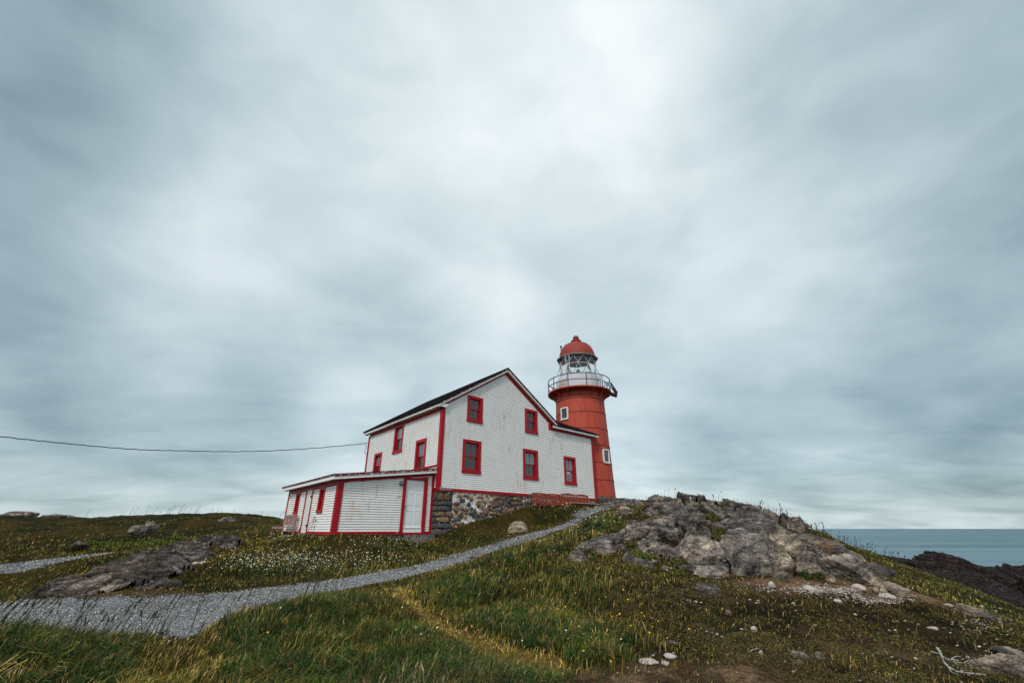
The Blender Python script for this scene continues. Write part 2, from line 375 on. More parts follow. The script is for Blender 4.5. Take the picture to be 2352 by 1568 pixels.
def m_rock(name, c_dark, c_mid, c_light, warm=(0.30, 0.17, 0.10), moss=0.5, strata=(2, 2, 9), warm_amt=0.6, off=(0, 0, 0)):
    m, nt, n, l, b = mat(name)
    t = n.new('ShaderNodeNewGeometry')
    def co(scale, rot=(0, 0, 0)):
        mp = n.new('ShaderNodeMapping'); mp.inputs['Scale'].default_value = scale; mp.inputs['Rotation'].default_value = rot; mp.inputs['Location'].default_value = off
        l.new(t.outputs['Position'], mp.inputs[0]); return mp.outputs[0]
    n1 = noise(n, l, co((1, 1, 1)), 2.6, 8, 0.68, 0.6)
    n2 = noise(n, l, co(strata, (R(18), R(-24), 0)), 1.0, 7, 0.65, 0.4)
    n3 = noise(n, l, co((1, 1, 1)), 22, 8, 0.8)
    r1 = ramp(n, [(0.30, c_dark), (0.72, c_light), (0.50, c_mid)]); l.new(n1, r1.inputs[0])
    r2 = ramp(n, [(0.38, (0.34, 0.34, 0.36)), (0.60, (1.4, 1.36, 1.33))]); l.new(n2, r2.inputs[0])
    c = mixc(n, l, 1.0, r1.outputs[0], r2.outputs[0], 'MULTIPLY')
    r3 = ramp(n, [(0.38, (0.36, 0.36, 0.36)), (0.64, (1.6, 1.55, 1.5))]); l.new(n3, r3.inputs[0])
    c = mixc(n, l, 1.0, c, r3.outputs[0], 'MULTIPLY')
    tn = noise(n, l, co((1, 1, 1)), 0.55, 3, 0.5); rt = ramp(n, [(0.38, (0.80, 0.79, 0.84)), (0.62, (1.24, 1.14, 1.00))]); l.new(tn, rt.inputs[0])
    c = mixc(n, l, 1.0, c, rt.outputs[0], 'MULTIPLY')
    w = noise(n, l, co((1, 1, 1)), 1.4, 5, 0.6); rw = ramp(n, [(0.58, (0, 0, 0)), (0.70, (warm_amt,) * 3)]); l.new(w, rw.inputs[0])
    c = mixc(n, l, rw.outputs[0], c, warm)
    # dark crack lines
    dn = n.new('ShaderNodeTexNoise'); dn.inputs['Scale'].default_value = 3.0; dn.inputs['Detail'].default_value = 4; l.new(co((1, 1, 1)), dn.inputs['Vector'])
    sc_ = n.new('ShaderNodeVectorMath'); sc_.operation = 'SCALE'; sc_.inputs['Scale'].default_value = 0.9; l.new(dn.outputs['Color'], sc_.inputs[0])
    av = n.new('ShaderNodeVectorMath'); av.operation = 'ADD'; l.new(co((1.5, 1.5, 3.2), (R(18), R(-24), 0)), av.inputs[0]); l.new(sc_.outputs[0], av.inputs[1])
    vc = n.new('ShaderNodeTexVoronoi'); vc.feature = 'DISTANCE_TO_EDGE'; vc.inputs['Scale'].default_value = 1.25; l.new(av.outputs[0], vc.inputs['Vector'])
    rk = ramp(n, [(0.0, (0.42, 0.41, 0.41)), (0.035, (1, 1, 1))]); l.new(vc.outputs['Distance'], rk.inputs[0])
    c = mixc(n, l, 1.0, c, rk.outputs[0], 'MULTIPLY')
    # lichen spots
    vo = n.new('ShaderNodeTexVoronoi'); vo.inputs['Scale'].default_value = 9.0; l.new(co((1, 1, 1)), vo.inputs['Vector'])
    rl = ramp(n, [(0.10, (0.45, 0.45, 0.45)), (0.22, (0, 0, 0))]); l.new(vo.outputs['Distance'], rl.inputs[0])
    c = mixc(n, l, rl.outputs[0], c, (0.36, 0.36, 0.31))
    # moss where the stone lies flat
    sx = n.new('ShaderNodeSeparateXYZ'); l.new(t.outputs['Normal'], sx.inputs[0])
    ms = noise(n, l, co((1, 1, 1)), 3.3, 5, 0.6)
    ma = n.new('ShaderNodeMath'); ma.operation = 'MULTIPLY'; l.new(sx.outputs[2], ma.inputs[0]); l.new(ms, ma.inputs[1])
    rm = ramp(n, [(0.62 - 0.16 * moss, (0, 0, 0)), (0.68 - 0.16 * moss, (0.9, 0.9, 0.9))]); l.new(ma.outputs[0], rm.inputs[0])
    c = mixc(n, l, rm.outputs[0], c, (0.035, 0.032, 0.012))
    so = n.new('ShaderNodeAttribute'); so.attribute_name = 'soil'; c = mixc(n, l, so.outputs['Fac'], c, (0.020, 0.018, 0.008))     # soil and moss in the joints, darkened to paint crevice shade too
    l.new(c, b.inputs['Base Color']); b.inputs['Roughness'].default_value = 0.9; b.inputs['Specular IOR Level'].default_value = 0.2
    h = n.new('ShaderNodeMath'); h.operation = 'ADD'; l.new(n2, h.inputs[0]); l.new(n3, h.inputs[1])
    h2 = n.new('ShaderNodeMath'); h2.operation = 'MULTIPLY_ADD'; l.new(rk.outputs[0], h2.inputs[0]); h2.inputs[1].default_value = 0.8; l.new(h.outputs[0], h2.inputs[2])
    bump(n, l, b, h2.outputs[0], 1.0, 0.07)
    return m
M['rock'] = m_rock('lichened grey rock', (0.034, 0.035, 0.037), (0.135, 0.127, 0.118), (0.44, 0.40, 0.355))
M['rockpurple'] = m_rock('purple grey schist', (0.036, 0.034, 0.037), (0.160, 0.147, 0.146), (0.50, 0.455, 0.43), (0.20, 0.115, 0.085), 0.75, (2, 2, 12), 0.4)
M['boulder'] = m_rock('tan streaked grey boulder', (0.065, 0.065, 0.062), (0.27, 0.255, 0.23), (0.62, 0.57, 0.49), (0.36, 0.24, 0.14), 0.0, (2.4, 2.4, 3.5), 0.6, (5.3, 3.1, 1.7))
M['rockpale'] = m_rock('pale weathered rock', (0.10, 0.095, 0.085), (0.27, 0.24, 0.205), (0.46, 0.42, 0.37), (0.36, 0.22, 0.12), 0.0)
M['rockdark'] = m_rock('dark sea rock', (0.006, 0.005, 0.0055), (0.017, 0.0125, 0.0125), (0.046, 0.033, 0.032), (0.035, 0.02, 0.016), 0.1, (1.2, 1.2, 8), 0.4)

def m_ground():
    m, nt, n, l, b = mat('heath soil and turf')
    a = n.new('ShaderNodeAttribute'); a.attribute_name = 'Col'
    v = coord(n, l)
    f = noise(n, l, v, 11, 8, 0.75); g = noise(n, l, v, 46, 4, 0.8)
    r = ramp(n, [(0.32, (0.15, 0.15, 0.15)), (0.72, (1.7, 1.55, 1.3))]); l.new(f, r.inputs[0])
    c = mixc(n, l, 1.0, a.outputs['Color'], r.outputs[0], 'MULTIPLY')
    rg = ramp(n, [(0.35, (0.4, 0.4, 0.4)), (0.68, (1.5, 1.5, 1.4))]); l.new(g, rg.inputs[0])
    c = mixc(n, l, 1.0, c, rg.outputs[0], 'MULTIPLY')
    l.new(c, b.inputs['Base Color']); b.inputs['Roughness'].default_value = 1.0; b.inputs['Specular IOR Level'].default_value = 0.05
    ad = n.new('ShaderNodeMath'); ad.operation = 'ADD'; l.new(f, ad.inputs[0]); l.new(g, ad.inputs[1])
    bump(n, l, b, ad.outputs[0], 1.0, 0.05)
    return m
M['ground'] = m_ground()
def m_gravel():
    m, nt, n, l, b = mat('crushed grey gravel')
    v = coord(n, l)
    vo = n.new('ShaderNodeTexVoronoi'); vo.inputs['Scale'].default_value = 34; l.new(v, vo.inputs['Vector'])
    sep = n.new('ShaderNodeSeparateColor'); l.new(vo.outputs['Color'], sep.inputs[0])
    r = ramp(n, [(0.0, (0.080, 0.084, 0.088)), (1.0, (0.54, 0.54, 0.54)), (0.45, (0.20, 0.21, 0.22)), (0.8, (0.29, 0.30, 0.31))]); l.new(sep.outputs[0], r.inputs[0])
    r2 = ramp(n, [(0.0, (1.1, 1.1, 1.1)), (0.65, (0.25, 0.25, 0.26))]); l.new(vo.outputs['Distance'], r2.inputs[0])
    c = mixc(n, l, 1.0, r.outputs[0], r2.outputs[0], 'MULTIPLY')
    big = noise(n, l, v, 0.9, 5, 0.65); r3 = ramp(n, [(0.38, (0.62, 0.54, 0.42)), (0.56, (1.3, 1.3, 1.3))]); l.new(big, r3.inputs[0])
    c = mixc(n, l, 1.0, c, r3.outputs[0], 'MULTIPLY')
    l.new(c, b.inputs['Base Color']); b.inputs['Roughness'].default_value = 0.95; b.inputs['Specular IOR Level'].default_value = 0.15
    bump(n, l, b, vo.outputs['Distance'], -1.0, 0.03)
    return m
M['gravel'] = m_gravel()
def m_sea():
    m, nt, n, l, b = mat('sea water')
    v = coord(n, l, (1, 1, 1))
    w1 = noise(n, l, coord(n, l, (0.030, 0.085, 1)), 1.0, 8, 0.68)
    w2 = noise(n, l, coord(n, l, (0.0016, 0.008, 1), rot=(0, 0, R(6))), 1.0, 4, 0.6)
    r = ramp(n, [(0.40, (0.036, 0.100, 0.138)), (0.62, (0.100, 0.180, 0.212))]); l.new(w2, r.inputs[0])
    r2 = ramp(n, [(0.35, (0.70, 0.72, 0.74)), (0.68, (1.35, 1.3, 1.3))]); l.new(w1, r2.inputs[0])
    c = mixc(n, l, 1.0, r.outputs[0], r2.outputs[0], 'MULTIPLY')
    l.new(c, b.inputs['Base Color']); b.inputs['Roughness'].default_value = 0.38; b.inputs['IOR'].default_value = 1.33
    b.inputs['Specular IOR Level'].default_value = 0.22
    bump(n, l, b, w1, 1.0, 1.5)
    return m
M['sea'] = m_sea()
# ------------------------------------------------------------------ terrain
GP = [  # px, py, distance, offset of the bare ground below the plants seen there
 (-300,1500,6.5,-.1),(0,1560,6.0,-.42),(250,1560,6,-.34),(420,1568,6,-.12),(800,1568,6,-.30),(1200,1568,6,-.15),(1600,1568,6,-.04),(2000,1568,6,0),(2352,1568,6,0),(2700,1568,6,-.2),
 (100,1420,10.8,0),(400,1410,11.3,0),(600,1375,12.4,0),(800,1343,13.8,0),(1000,1300,15.7,0),(1150,1255,18,0),(1250,1222,20.5,0),(1330,1190,24,0),(1380,1168,28,0),(1420,1157,31,0),(-250,1425,10.8,0),
 (650,1385,9.4,-.20),(500,1450,8.3,-.2),(800,1450,8,-.20),(680,1430,8.4,.06),(560,1420,8.8,-.12),(900,1352,11.2,-.05),(970,1400,9.5,-.02),(1090,1450,8.3,-.05),(1050,1300,13.2,-.22),(1200,1240,16,-.2),(1100,1370,10.3,-.25),(1300,1300,12,-.2),(1400,1180,20,-.2),
 (1300,1400,9.3,-.12),(1400,1480,7.6,-.04),(1500,1350,10.3,-.05),(1500,1450,8,0),(1450,1290,12.6,-.05),(1350,1230,15,-.1),
 (150,1355,13.8,0),(300,1300,15.5,-.05),(450,1255,18,-.1),(540,1238,20,-.1),(600,1300,17,-.15),(800,1290,17.3,-.15),(700,1250,19,-.15),(100,1340,15.3,-.1),(900,1262,18.8,-.12),(650,1335,15,-.05),
 (0,1305,18,0),(180,1281,20,0),(300,1240,28,-.1),(0,1250,25,-.1),(500,1225,30,-.1),(0,1184,45,0),(150,1184,45,0),(300,1184,45,-.1),(450,1186,45,0),(520,1182,44,0),(640,1190,42,0),(-500,1190,45,0),(300,1200,37,0),(600,1210,34,0),
 (-500,1300,20,0),(-900,1250,22,0),
 (1150,1217,22.5,-.05),(1250,1192,25,-.05),
 (1330,1275,13.2,-.1),(1450,1215,16.0,-.15),(1480,1176,18.0,-.1),(1540,1144,18.5,-.1),(1600,1148,18.8,-.1),(1660,1156,19,-.1),(1740,1171,19.5,-.1),(1800,1198,19.8,-.08),(1880,1224,20,-.08),(1960,1254,20,-.15),(2040,1277,20,-.25),(2150,1316,20,-.25),(2250,1362,19,-.25),(2352,1410,18,-.25),(2600,1480,18,0),
 (1600,1245,14.8,-.25),(1600,1312,12.3,0),(1780,1343,11.2,0),(1780,1250,14,-.3),(1780,1205,17,-.2),(1930,1280,14.3,-.2),(1930,1347,11.2,0),(2080,1352,11.3,0),(2100,1306,15,-.12),(2000,1450,8.2,0),(2300,1425,11,0),(2352,1490,9,0),(1700,1420,9,0),(1600,1380,10,0),(2200,1380,12.5,0),
]
WP = [(0,0,-1.65),(-3,2,-1.75),(3,2,-1.62),(0,-5,-1.8),(-10,-6,-2),(10,-6,-2),(-9,3,-1.8),(8,3,-1.75),(14,3,-2.4),(22,8,-4.5),(-25,0,-2),(0,-30,-3),(25,-20,-6),(-30,-25,-3),
 (-7.1,19.2,-.29),(-5.5,20.7,-.31),(-3.9,22.2,-.40),(-3.0,22.4,-.12),(-1.7,23.7,.36),(.1,25.4,.85),(1.6,26.8,1.12),(3.2,28.3,1.26),(5.4,30.2,1.45),(4.2,27.6,1.14),(2.2,26.0,1.0),(1.45,25.45,.92),(.5,25.1,.78),
 (-9.7,22.3,-.28),(-12.2,25.3,-.15),(-14.5,28,.1),(-13.5,23,-.55),(-10,30,.6),(-4,32,1.2),(1,34,1.5),(5.3,33,1.8),(7.5,32,1.75),(9,34,1.7),(7.5,30,1.45),(10.5,31,1.55),
 (5.3,38,1.2),(0,42,.6),(-10,42,.5),(10,42,-.5),(14,30,-.5),(12,36,.2),(20,28,-4),(16,24,-2.2),(26,30,-7),(30,22,-7),(34,40,-11),(10,52,-6),(-10,58,-3),(-30,60,-2),(-50,60,-3),(-60,30,-1),(22,45,-8),(45,30,-14),(40,10,-10)]
def world_pts():
    P = []
    for (px, py, Y, dz) in GP:
        p = at(px, py, Y); P.append((p[0], p[1], p[2] + dz))
    return np.array(P + [tuple(map(float, w)) for w in WP])
TP = world_pts()
def tps_fit(P, lam=0.02):
    d = np.hypot(P[:, None, 0] - P[None, :, 0], P[:, None, 1] - P[None, :, 1])
    K = np.where(d > 1e-9, d * d * np.log(d + 1e-12), 0.0) + lam * np.eye(len(P))
    Q = np.c_[np.ones(len(P)), P[:, :2]]
    A = np.block([[K, Q], [Q.T, np.zeros((3, 3))]])
    return np.linalg.solve(A, np.r_[P[:, 2], 0, 0, 0])
TW = tps_fit(TP)
def tps(x, y):
    out = np.empty(len(x))
    for i in range(0, len(x), 40000):
        xs, ys = x[i:i + 40000], y[i:i + 40000]
        d2 = (xs[:, None] - TP[None, :, 0]) ** 2 + (ys[:, None] - TP[None, :, 1]) ** 2
        out[i:i + 40000] = 0.5 * (d2 * np.log(d2 + 1e-12)) @ TW[:len(TP)] + TW[len(TP)] + TW[len(TP) + 1] * xs + TW[len(TP) + 2] * ys
    return out
def sstep(a, b, x):
    t = np.clip((x - a) / (b - a), 0, 1); return t * t * (3 - 2 * t)
def seg_dist(x, y, line):
    """distance to a polyline of (x, y, halfwidth) minus the interpolated half width"""
    best = np.full(len(x), 1e9)
    for (x0, y0, w0), (x1, y1, w1) in zip(line[:-1], line[1:]):
        dx, dy = x1 - x0, y1 - y0
        t = np.clip(((x - x0) * dx + (y - y0) * dy) / (dx * dx + dy * dy), 0, 1)
        best = np.minimum(best, np.hypot(x - x0 - t * dx, y - y0 - t * dy) - (w0 + t * (w1 - w0)))
    return best
def wl_(pts):   # pixel, distance -> world x, y, half width
    return [(at(px, py, Y)[0], Y, w) for (px, py, Y, w) in pts]
PATH = wl_([(-700,1440,10.4,2.0),(-250,1425,10.5,2.4),(100,1420,10.7,2.2),(400,1410,11.3,2.3),(600,1375,12.7,1.55),(800,1343,14.2,1.35),(1000,1300,16.0,1.25),(1150,1255,18.2,1.0),(1250,1222,20.7,.75),(1330,1190,24,.55),(1380,1168,27.5,.45),(1405,1160,29.6,.4)])
SPUR = wl_([(450,1420,10.6,.6),(430,1455,9.3,.40)])
PATH2 = wl_([(-500,1335,16.5,1.3),(0,1310,18,1.3),(100,1293,19.3,1.0),(200,1281,20.6,.7),(300,1275,21.6,.3)])
TRAIL = wl_([(905,1350,11.6,.26),(925,1375,10.5,.10),(980,1410,9.3,.10),(1060,1445,8.4,.13),(1150,1485,7.6,.20),(1230,1515,7.0,.40)])
TRAIL2_W = .5
TRAIL2 = wl_([(420,1450,9.4,.45),(400,1500,7.9,.45),(360,1568,6.0,.55),(330,1700,4.5,.6)])
def H0(x, y):
    h = tps(x, y)
    r = np.hypot(x, y)
    far = sstep(52, 130, r)
    h = h * (1 - far) + (-30) * far
    return np.maximum(h, -30)
def H(x, y):
    h = H0(x, y); r = np.hypot(x, y)
    pd = np.minimum(np.minimum(seg_dist(x, y, PATH), seg_dist(x, y, PATH2)), seg_dist(x, y, TRAIL))
    k = 0.25 + 0.75 * sstep(0.0, 0.8, pd)
    flat = 1 - np.exp(-((x + 3.0) ** 2 + (y - 24.5) ** 2) / 90.0) * 0.85
    h = h + (fbm2(x / 2.3, y / 2.3, 4, 3) * 0.20 + fbm2(x / 0.5, y / 0.5, 3, 9) * 0.035) * k * flat
    h = h + fbm2(x / 1.1, y / 1.1, 3, 37) * 0.16 * sstep(17, 26, r) * sstep(.4, 1.6, pd) * flat
    h = h + fbm2(x / 9.0, y / 9.0, 3, 31) * 0.5 * sstep(34, 50, r)
    return h
def vor2(x, y, seed=0):
    """jittered cells: nearest and second nearest distances, a random number per cell and the offset inside it"""
    ix, iy = np.floor(x), np.floor(y); f1 = np.full(len(x), 9.0); f2 = f1.copy(); idv = np.zeros(len(x)); ox = np.zeros(len(x)); oy = ox.copy()
    for dx in (-1, 0, 1):
        for dy in (-1, 0, 1):
            cx, cy = ix + dx, iy + dy; px_, py_ = cx + .1 + .8 * hash2(cx, cy, seed), cy + .1 + .8 * hash2(cx, cy, seed + 1)
            d = np.hypot(px_ - x, py_ - y); n_ = d < f1
            f2 = np.where(n_, f1, np.minimum(f2, d)); idv = np.where(n_, hash2(cx, cy, seed + 2), idv); ox = np.where(n_, x - px_, ox); oy = np.where(n_, y - py_, oy); f1 = np.where(n_, d, f1)
    return f1, f2, idv, ox, oy
class Blobs:
    """soft patches on the ground, given by pixel, distance, radii across and along the view, and strength"""
    def __init__(s, L): s.L = [(at(px, py, Y)[0], Y, rx, ry, v) for (px, py, Y, rx, ry, v) in L]
    def __call__(s, x, y, mode='max'):
        o = np.zeros(len(x))
        for (cx, cy, rx, ry, v) in s.L:
            e = v * np.exp(-(((x - cx) / rx) ** 2 + ((y - cy) / ry) ** 2) ** 1.5)
            o = np.maximum(o, e) if mode == 'max' else o + e
        return o
TALL = Blobs([(60,1480,6.6,3.2,1.5,1.0),(300,1500,6.8,1.6,1.0,.9),(-300,1480,7,4,2.4,1),(650,1430,8.6,1.75,1.9,.85),(800,1500,7,1.7,1.9,.85),(560,1568,6,1.3,1.6,.7),(1000,1568,6,1.5,1.3,.75),
 (1080,1330,11.7,1.3,1.8,.85),(1180,1270,14.3,1.4,2.2,.8),(1200,1400,9.4,1.2,1.5,.85),(1300,1330,11,1.1,1.6,.6),(1300,1470,7.8,1.2,1.2,.6),(1400,1190,19,1.1,2.4,.75),(1330,1230,16,1,2,.65)])
HEATH = Blobs([(1750,1430,8.6,3.4,2.9,1.0),(2100,1450,8.4,3.6,3.2,1.0),(1600,1520,6.8,2.0,1.8,.9),(2300,1540,6.5,3.4,3,1),(1500,1370,10,1.2,2,.7),(1950,1360,11,3.5,2.4,1),(1650,1230,15.5,3.6,3.8,1),(1900,1600,5,5,2.6,1)])
MEADOW = Blobs([(800,1285,17.3,4.2,1.9,1.0),(600,1270,18.2,2.5,2,.9),(200,1330,15.5,4,1.6,.8),(300,1255,25,9,5,.8),(650,1235,20,2.0,1.4,.9),(740,1228,18.9,1.5,.6,1.1),(830,1232,19.9,1.5,.6,.9),(690,1222,20.5,1.0,1.6,1.0),(1040,1228,23.0,.9,.6,.9),(1120,1205,25.2,1.0,.6,.9),(1200,1185,27.2,1.0,.6,.8),(1262,1180,25.5,1.9,.8,1.3),(1312,1175,27.3,1.5,.8,1.3)])
BARE = Blobs([(1560,1568,6.0,1.6,1.0,1.1),(1230,1520,7.0,.45,.4,.8),(1850,1352,11.1,1.7,.7,.9),(2080,1362,11,1.5,.5,.8),(2080,1500,7.2,1.6,.8,.4),(60,1390,12.9,1.8,.45,.8),(330,1372,13.4,2.2,.3,.55)])
GREEN = Blobs([(1800,1500,7,2,1.5,.3),(2150,1300,17,3.5,4,.7),(2300,1400,14,3.5,4,.6),(1130,1240,19.5,2.5,1.2,.5),(250,1240,25,3,2,.5)])

BED1 = Blobs([(1560,1160,17.6,1.9,1.5,1.0),(1670,1175,18.4,1.9,1.3,1.0),(1770,1190,18.6,1.5,1.1,.95),(1840,1215,18.8,1.1,.9,.8),(1470,1210,15.9,1.2,1.3,.95),(1390,1255,14.3,.8,.8,.9),(1330,1285,13.4,.5,.5,.8),(1580,1215,16.2,1.9,1.6,.95),(1510,1260,14.4,.9,.9,.85),
 (1610,1285,13.4,1.5,1.1,1.0),(1720,1240,15.2,1.5,1.5,.85),(1870,1252,15.6,1.2,1.2,.9)])
BED2 = Blobs([(190,1358,14.0,1.7,.75,1.0),(280,1335,14.8,1.6,.9,1.05),(350,1305,15.8,1.4,.9,1.0),(420,1275,17.2,1.2,.9,.95),(500,1250,18.9,1.2,.7,.9),(350,1352,14.0,1.2,.35,.8),(120,1372,13.5,1.0,.4,.85)])
def bed(x, y, which, joints=False):
    """height of the bare rock above the soil; below zero it is buried"""
    wx, wy = x + fbm2(x / 1.1, y / 1.1, 3, 211) * .5, y + fbm2(x / 1.1, y / 1.1, 3, 221) * .5
    if which == 1:
        m = BED1(x, y); a = R(28); u, v = (wx * math.cos(a) + wy * math.sin(a)) / 1.05, (-wx * math.sin(a) + wy * math.cos(a)) / .66
        f1, f2, i_, ox, oy = vor2(u, v, 12); g1, g2, j_, px_, py_ = vor2(u * 2.3, v * 2.3, 15)
        o = (np.minimum(m, .92) - .63) * .85 + (i_ - .58) * .56 * m + oy * .42 * (hash2(i_ * 977, i_ * 0, 3) - .2) * m
        o = o - .50 * (1 - sstep(0, .21, f2 - f1)) - .13 * (1 - sstep(0, .06, g2 - g1)) + (j_ - .5) * .13 + py_ * .16 * (j_ - .3) + px_ * .10 * (hash2(j_ * 577, j_ * 0, 5) - .5)
        o = np.where(o > .16, .16 + (o - .16) * .42, o)
        o = o + (1 - np.abs(fbm2(x / .35, y / .35, 4, 231)) * 2.2) * .05 + (1 - np.abs(fbm2(x / .13, y / .13, 3, 233)) * 2.2) * .022
    else:
        m = BED2(x, y); a = R(36); u, v = (wx * math.cos(a) + wy * math.sin(a)) / 1.5, (-wx * math.sin(a) + wy * math.cos(a)) / .34
        f1, f2, i_, ox, oy = vor2(u, v, 25); g1, g2, j_, px_, py_ = vor2(u * 2.2, v * 2.6, 35)
        o = (np.minimum(m, .9) - .55) * .62 + (i_ - .5) * .30 * m - oy * .13 - .07 * (1 - sstep(0, .12, f2 - f1)) - .03 * (1 - sstep(0, .12, g2 - g1)) + (j_ - .5) * .05
        o = o + (1 - np.abs(fbm2(x / .25, y / .25, 4, 231)) * 2.2) * .032 + (1 - np.abs(fbm2(x / .10, y / .16, 3, 235)) * 2.2) * .014
    if joints: return (1.0 if which == 1 else .55) * np.clip(np.maximum(1 - sstep(.05, .20, f2 - f1), .8 * (1 - sstep(.0, .09, g2 - g1))) + (1 - sstep(-.06, .03, o)), 0, 1)
    return np.where(m > .12, o, -1.0)
def lerp(a, b, t): return a + (b - a) * t[:, None]
def ground_colour(x, y):
    n1 = fbm2(x / 1.6, y / 1.6, 4, 41) * .5 + .5; n2 = fbm2(x / .45, y / .45, 4, 51) * .5 + .5
    tall, heath, mead, bare, green = TALL(x, y), HEATH(x, y), MEADOW(x, y), BARE(x, y), GREEN(x, y)
    c = lerp(np.array([[.018, .024, .007]]), np.array([[.060, .044, .014]]), sstep(.35, .65, n1))
    c = lerp(c, np.array([[.016, .020, .007]]), np.clip(tall, 0, 1) * .8)
    hc = lerp(np.array([[.020, .017, .009]]), np.array([[.055, .042, .020]]), sstep(.4, .65, n2))
    c = lerp(c, hc, heath)
    soil = lerp(np.array([[.12, .080, .055]]), np.array([[.27, .185, .13]]), sstep(.35, .6, n2))
    c = lerp(c, soil, np.clip(bare * 1.3, 0, 1) * sstep(.25, .5, n1 + bare * .4))
    tr = np.minimum(seg_dist(x, y, TRAIL), seg_dist(x, y, TRAIL2)); t = (1 - sstep(-.05, .16, tr)) * np.where(x < -2.6, .35, 1.0)
    c = lerp(c, np.array([[.26, .185, .070]]), t * .8)
    pe = 1 - sstep(0.0, .5, seg_dist(x, y, PATH)); c = lerp(c, np.array([[.075, .062, .040]]), pe * .6)
    return c
def build_terrain():
    th = np.r_[np.arange(-66, 66, .26), np.arange(66, 294, 3.0)]
    th = np.radians(th); r = np.r_[0.35, np.geomspace(0.8, 70, 430), np.geomspace(75, 400, 24)]
    A, Rr = np.meshgrid(th, r); x, y = (Rr * np.sin(A)).ravel(), (Rr * np.cos(A)).ravel()
    z = H(x, y); col = ground_colour(x, y)
    n, k = len(th), len(r)
    i = np.arange(n); j = np.arange(k - 1)
    I, J = np.meshgrid(i, j); a = (J * n + I).ravel(); b = (J * n + (I + 1) % n).ravel()
    F = np.c_[a, b, b + n, a + n]
    V = np.c_[x, y, z]
    F = F[:, ::-1]
    o = np_mesh('ground', V, F, M['ground'], col, True); o['kind'] = 'structure'
    return o
ground = build_terrain()
sea = MB(); rs = [0, 300, 900, 2500, 7000, 20000, 50000]
vs_, fs_ = [], []
for r_ in rs[1:]:
    for k in range(96): vs_.append((r_ * math.sin(2 * math.pi * k / 96), r_ * math.cos(2 * math.pi * k / 96), -26.0))
for i in range(len(rs) - 2):
    for k in range(96): fs_.append([i * 96 + (k + 1) % 96, i * 96 + k, (i + 1) * 96 + k, (i + 1) * 96 + (k + 1) % 96])
sea.add(vs_, fs_); sea.add([v for v in vs_[:96]], [list(range(96))[::-1]])
o = sea.build('sea', M['sea']); o['kind'] = 'structure'

def build_bedrock(which, bounds, mat_, label, step=.03):
    x0, x1, y0, y1 = bounds; xs = np.arange(x0, x1, step); ys = np.arange(y0, y1, step); X, Y = np.meshgrid(xs, ys); x, y = X.ravel(), Y.ravel()
    o = bed(x, y, which); z = H(x, y) + np.maximum(o, -.12); ny, nx = X.shape; K = (o > -.10).reshape(ny, nx)
    q = K[:-1, :-1] & K[1:, :-1] & K[:-1, 1:] & K[1:, 1:]; J, I = np.nonzero(q); a = J * nx + I; F = np.c_[a, a + 1, a + 1 + nx, a + nx]
    used, inv = np.unique(F.ravel(), return_inverse=True)
    ob = np_mesh('bedrock', np.c_[x, y, z][used], inv.reshape(-1, 4), M[mat_], None, True, {'soil': bed(x[used], y[used], which, True)}); tag(ob, label, 'bedrock')  # soil mask carries joint soil and painted crevice shade
build_bedrock(1, (1.5, 13.5, 12.0, 20.8), 'rock', 'fractured grey brown bedrock with turf in its hollows forming the mound beside the path')
build_bedrock(2, (-14.0, -8.6, 12.6, 20.2), 'rockpurple', 'low slanting layered bedrock in the turf left of the annex')

def gz(x, y): return float(H(np.array([float(x)]), np.array([float(y)]))[0])
_TY = np.geomspace(3.5, 60, 700)
def hit(px, py):
    """the ground point seen at a pixel"""
    r = ray(px, py) / ray(px, py)[1]; x, y, z = r[0] * _TY, _TY, r[2] * _TY
    h = H(x, y); k = np.argmax(z < h)
    if z[k] >= h[k]: k = len(_TY) - 1
    return np.array([x[k], y[k], h[k]])

def build_path(name, lines, bounds, seed, label_z=0.02, step=0.07):
    x0, x1, y0, y1 = bounds
    xs = np.arange(x0, x1, step); ys = np.arange(y0, y1, step); X, Y = np.meshgrid(xs, ys)
    x, y = X.ravel(), Y.ravel()
    d = np.min([seg_dist(x, y, l) for l in lines], axis=0) + fbm2(x / .6, y / .6, 4, seed) * .46
    keep = d < 0.0
    z = H(x, y) + label_z + fbm2(x / .12, y / .12, 2, seed + 3) * .012 - sstep(-.15, 0, d) * .015
    nx, ny = len(xs), len(ys); K = keep.reshape(ny, nx)
    q = K[:-1, :-1] & K[1:, :-1] & K[:-1, 1:] & K[1:, 1:]
    J, I = np.nonzero(q); a = J * nx + I; F = np.c_[a, a + 1, a + 1 + nx, a + nx]
    used, inv = np.unique(F.ravel(), return_inverse=True)
    V = np.c_[x, y, z][used]; F = inv.reshape(-1, 4)
    o = np_mesh(name, V, F, M['gravel'], None, True); o['kind'] = 'structure'
    return o
build_path('gravel_path', [PATH, SPUR], (-19, 7.5, 8, 33), 71)
build_path('gravel_path', [PATH2], (-27, -15, 14, 23), 81)

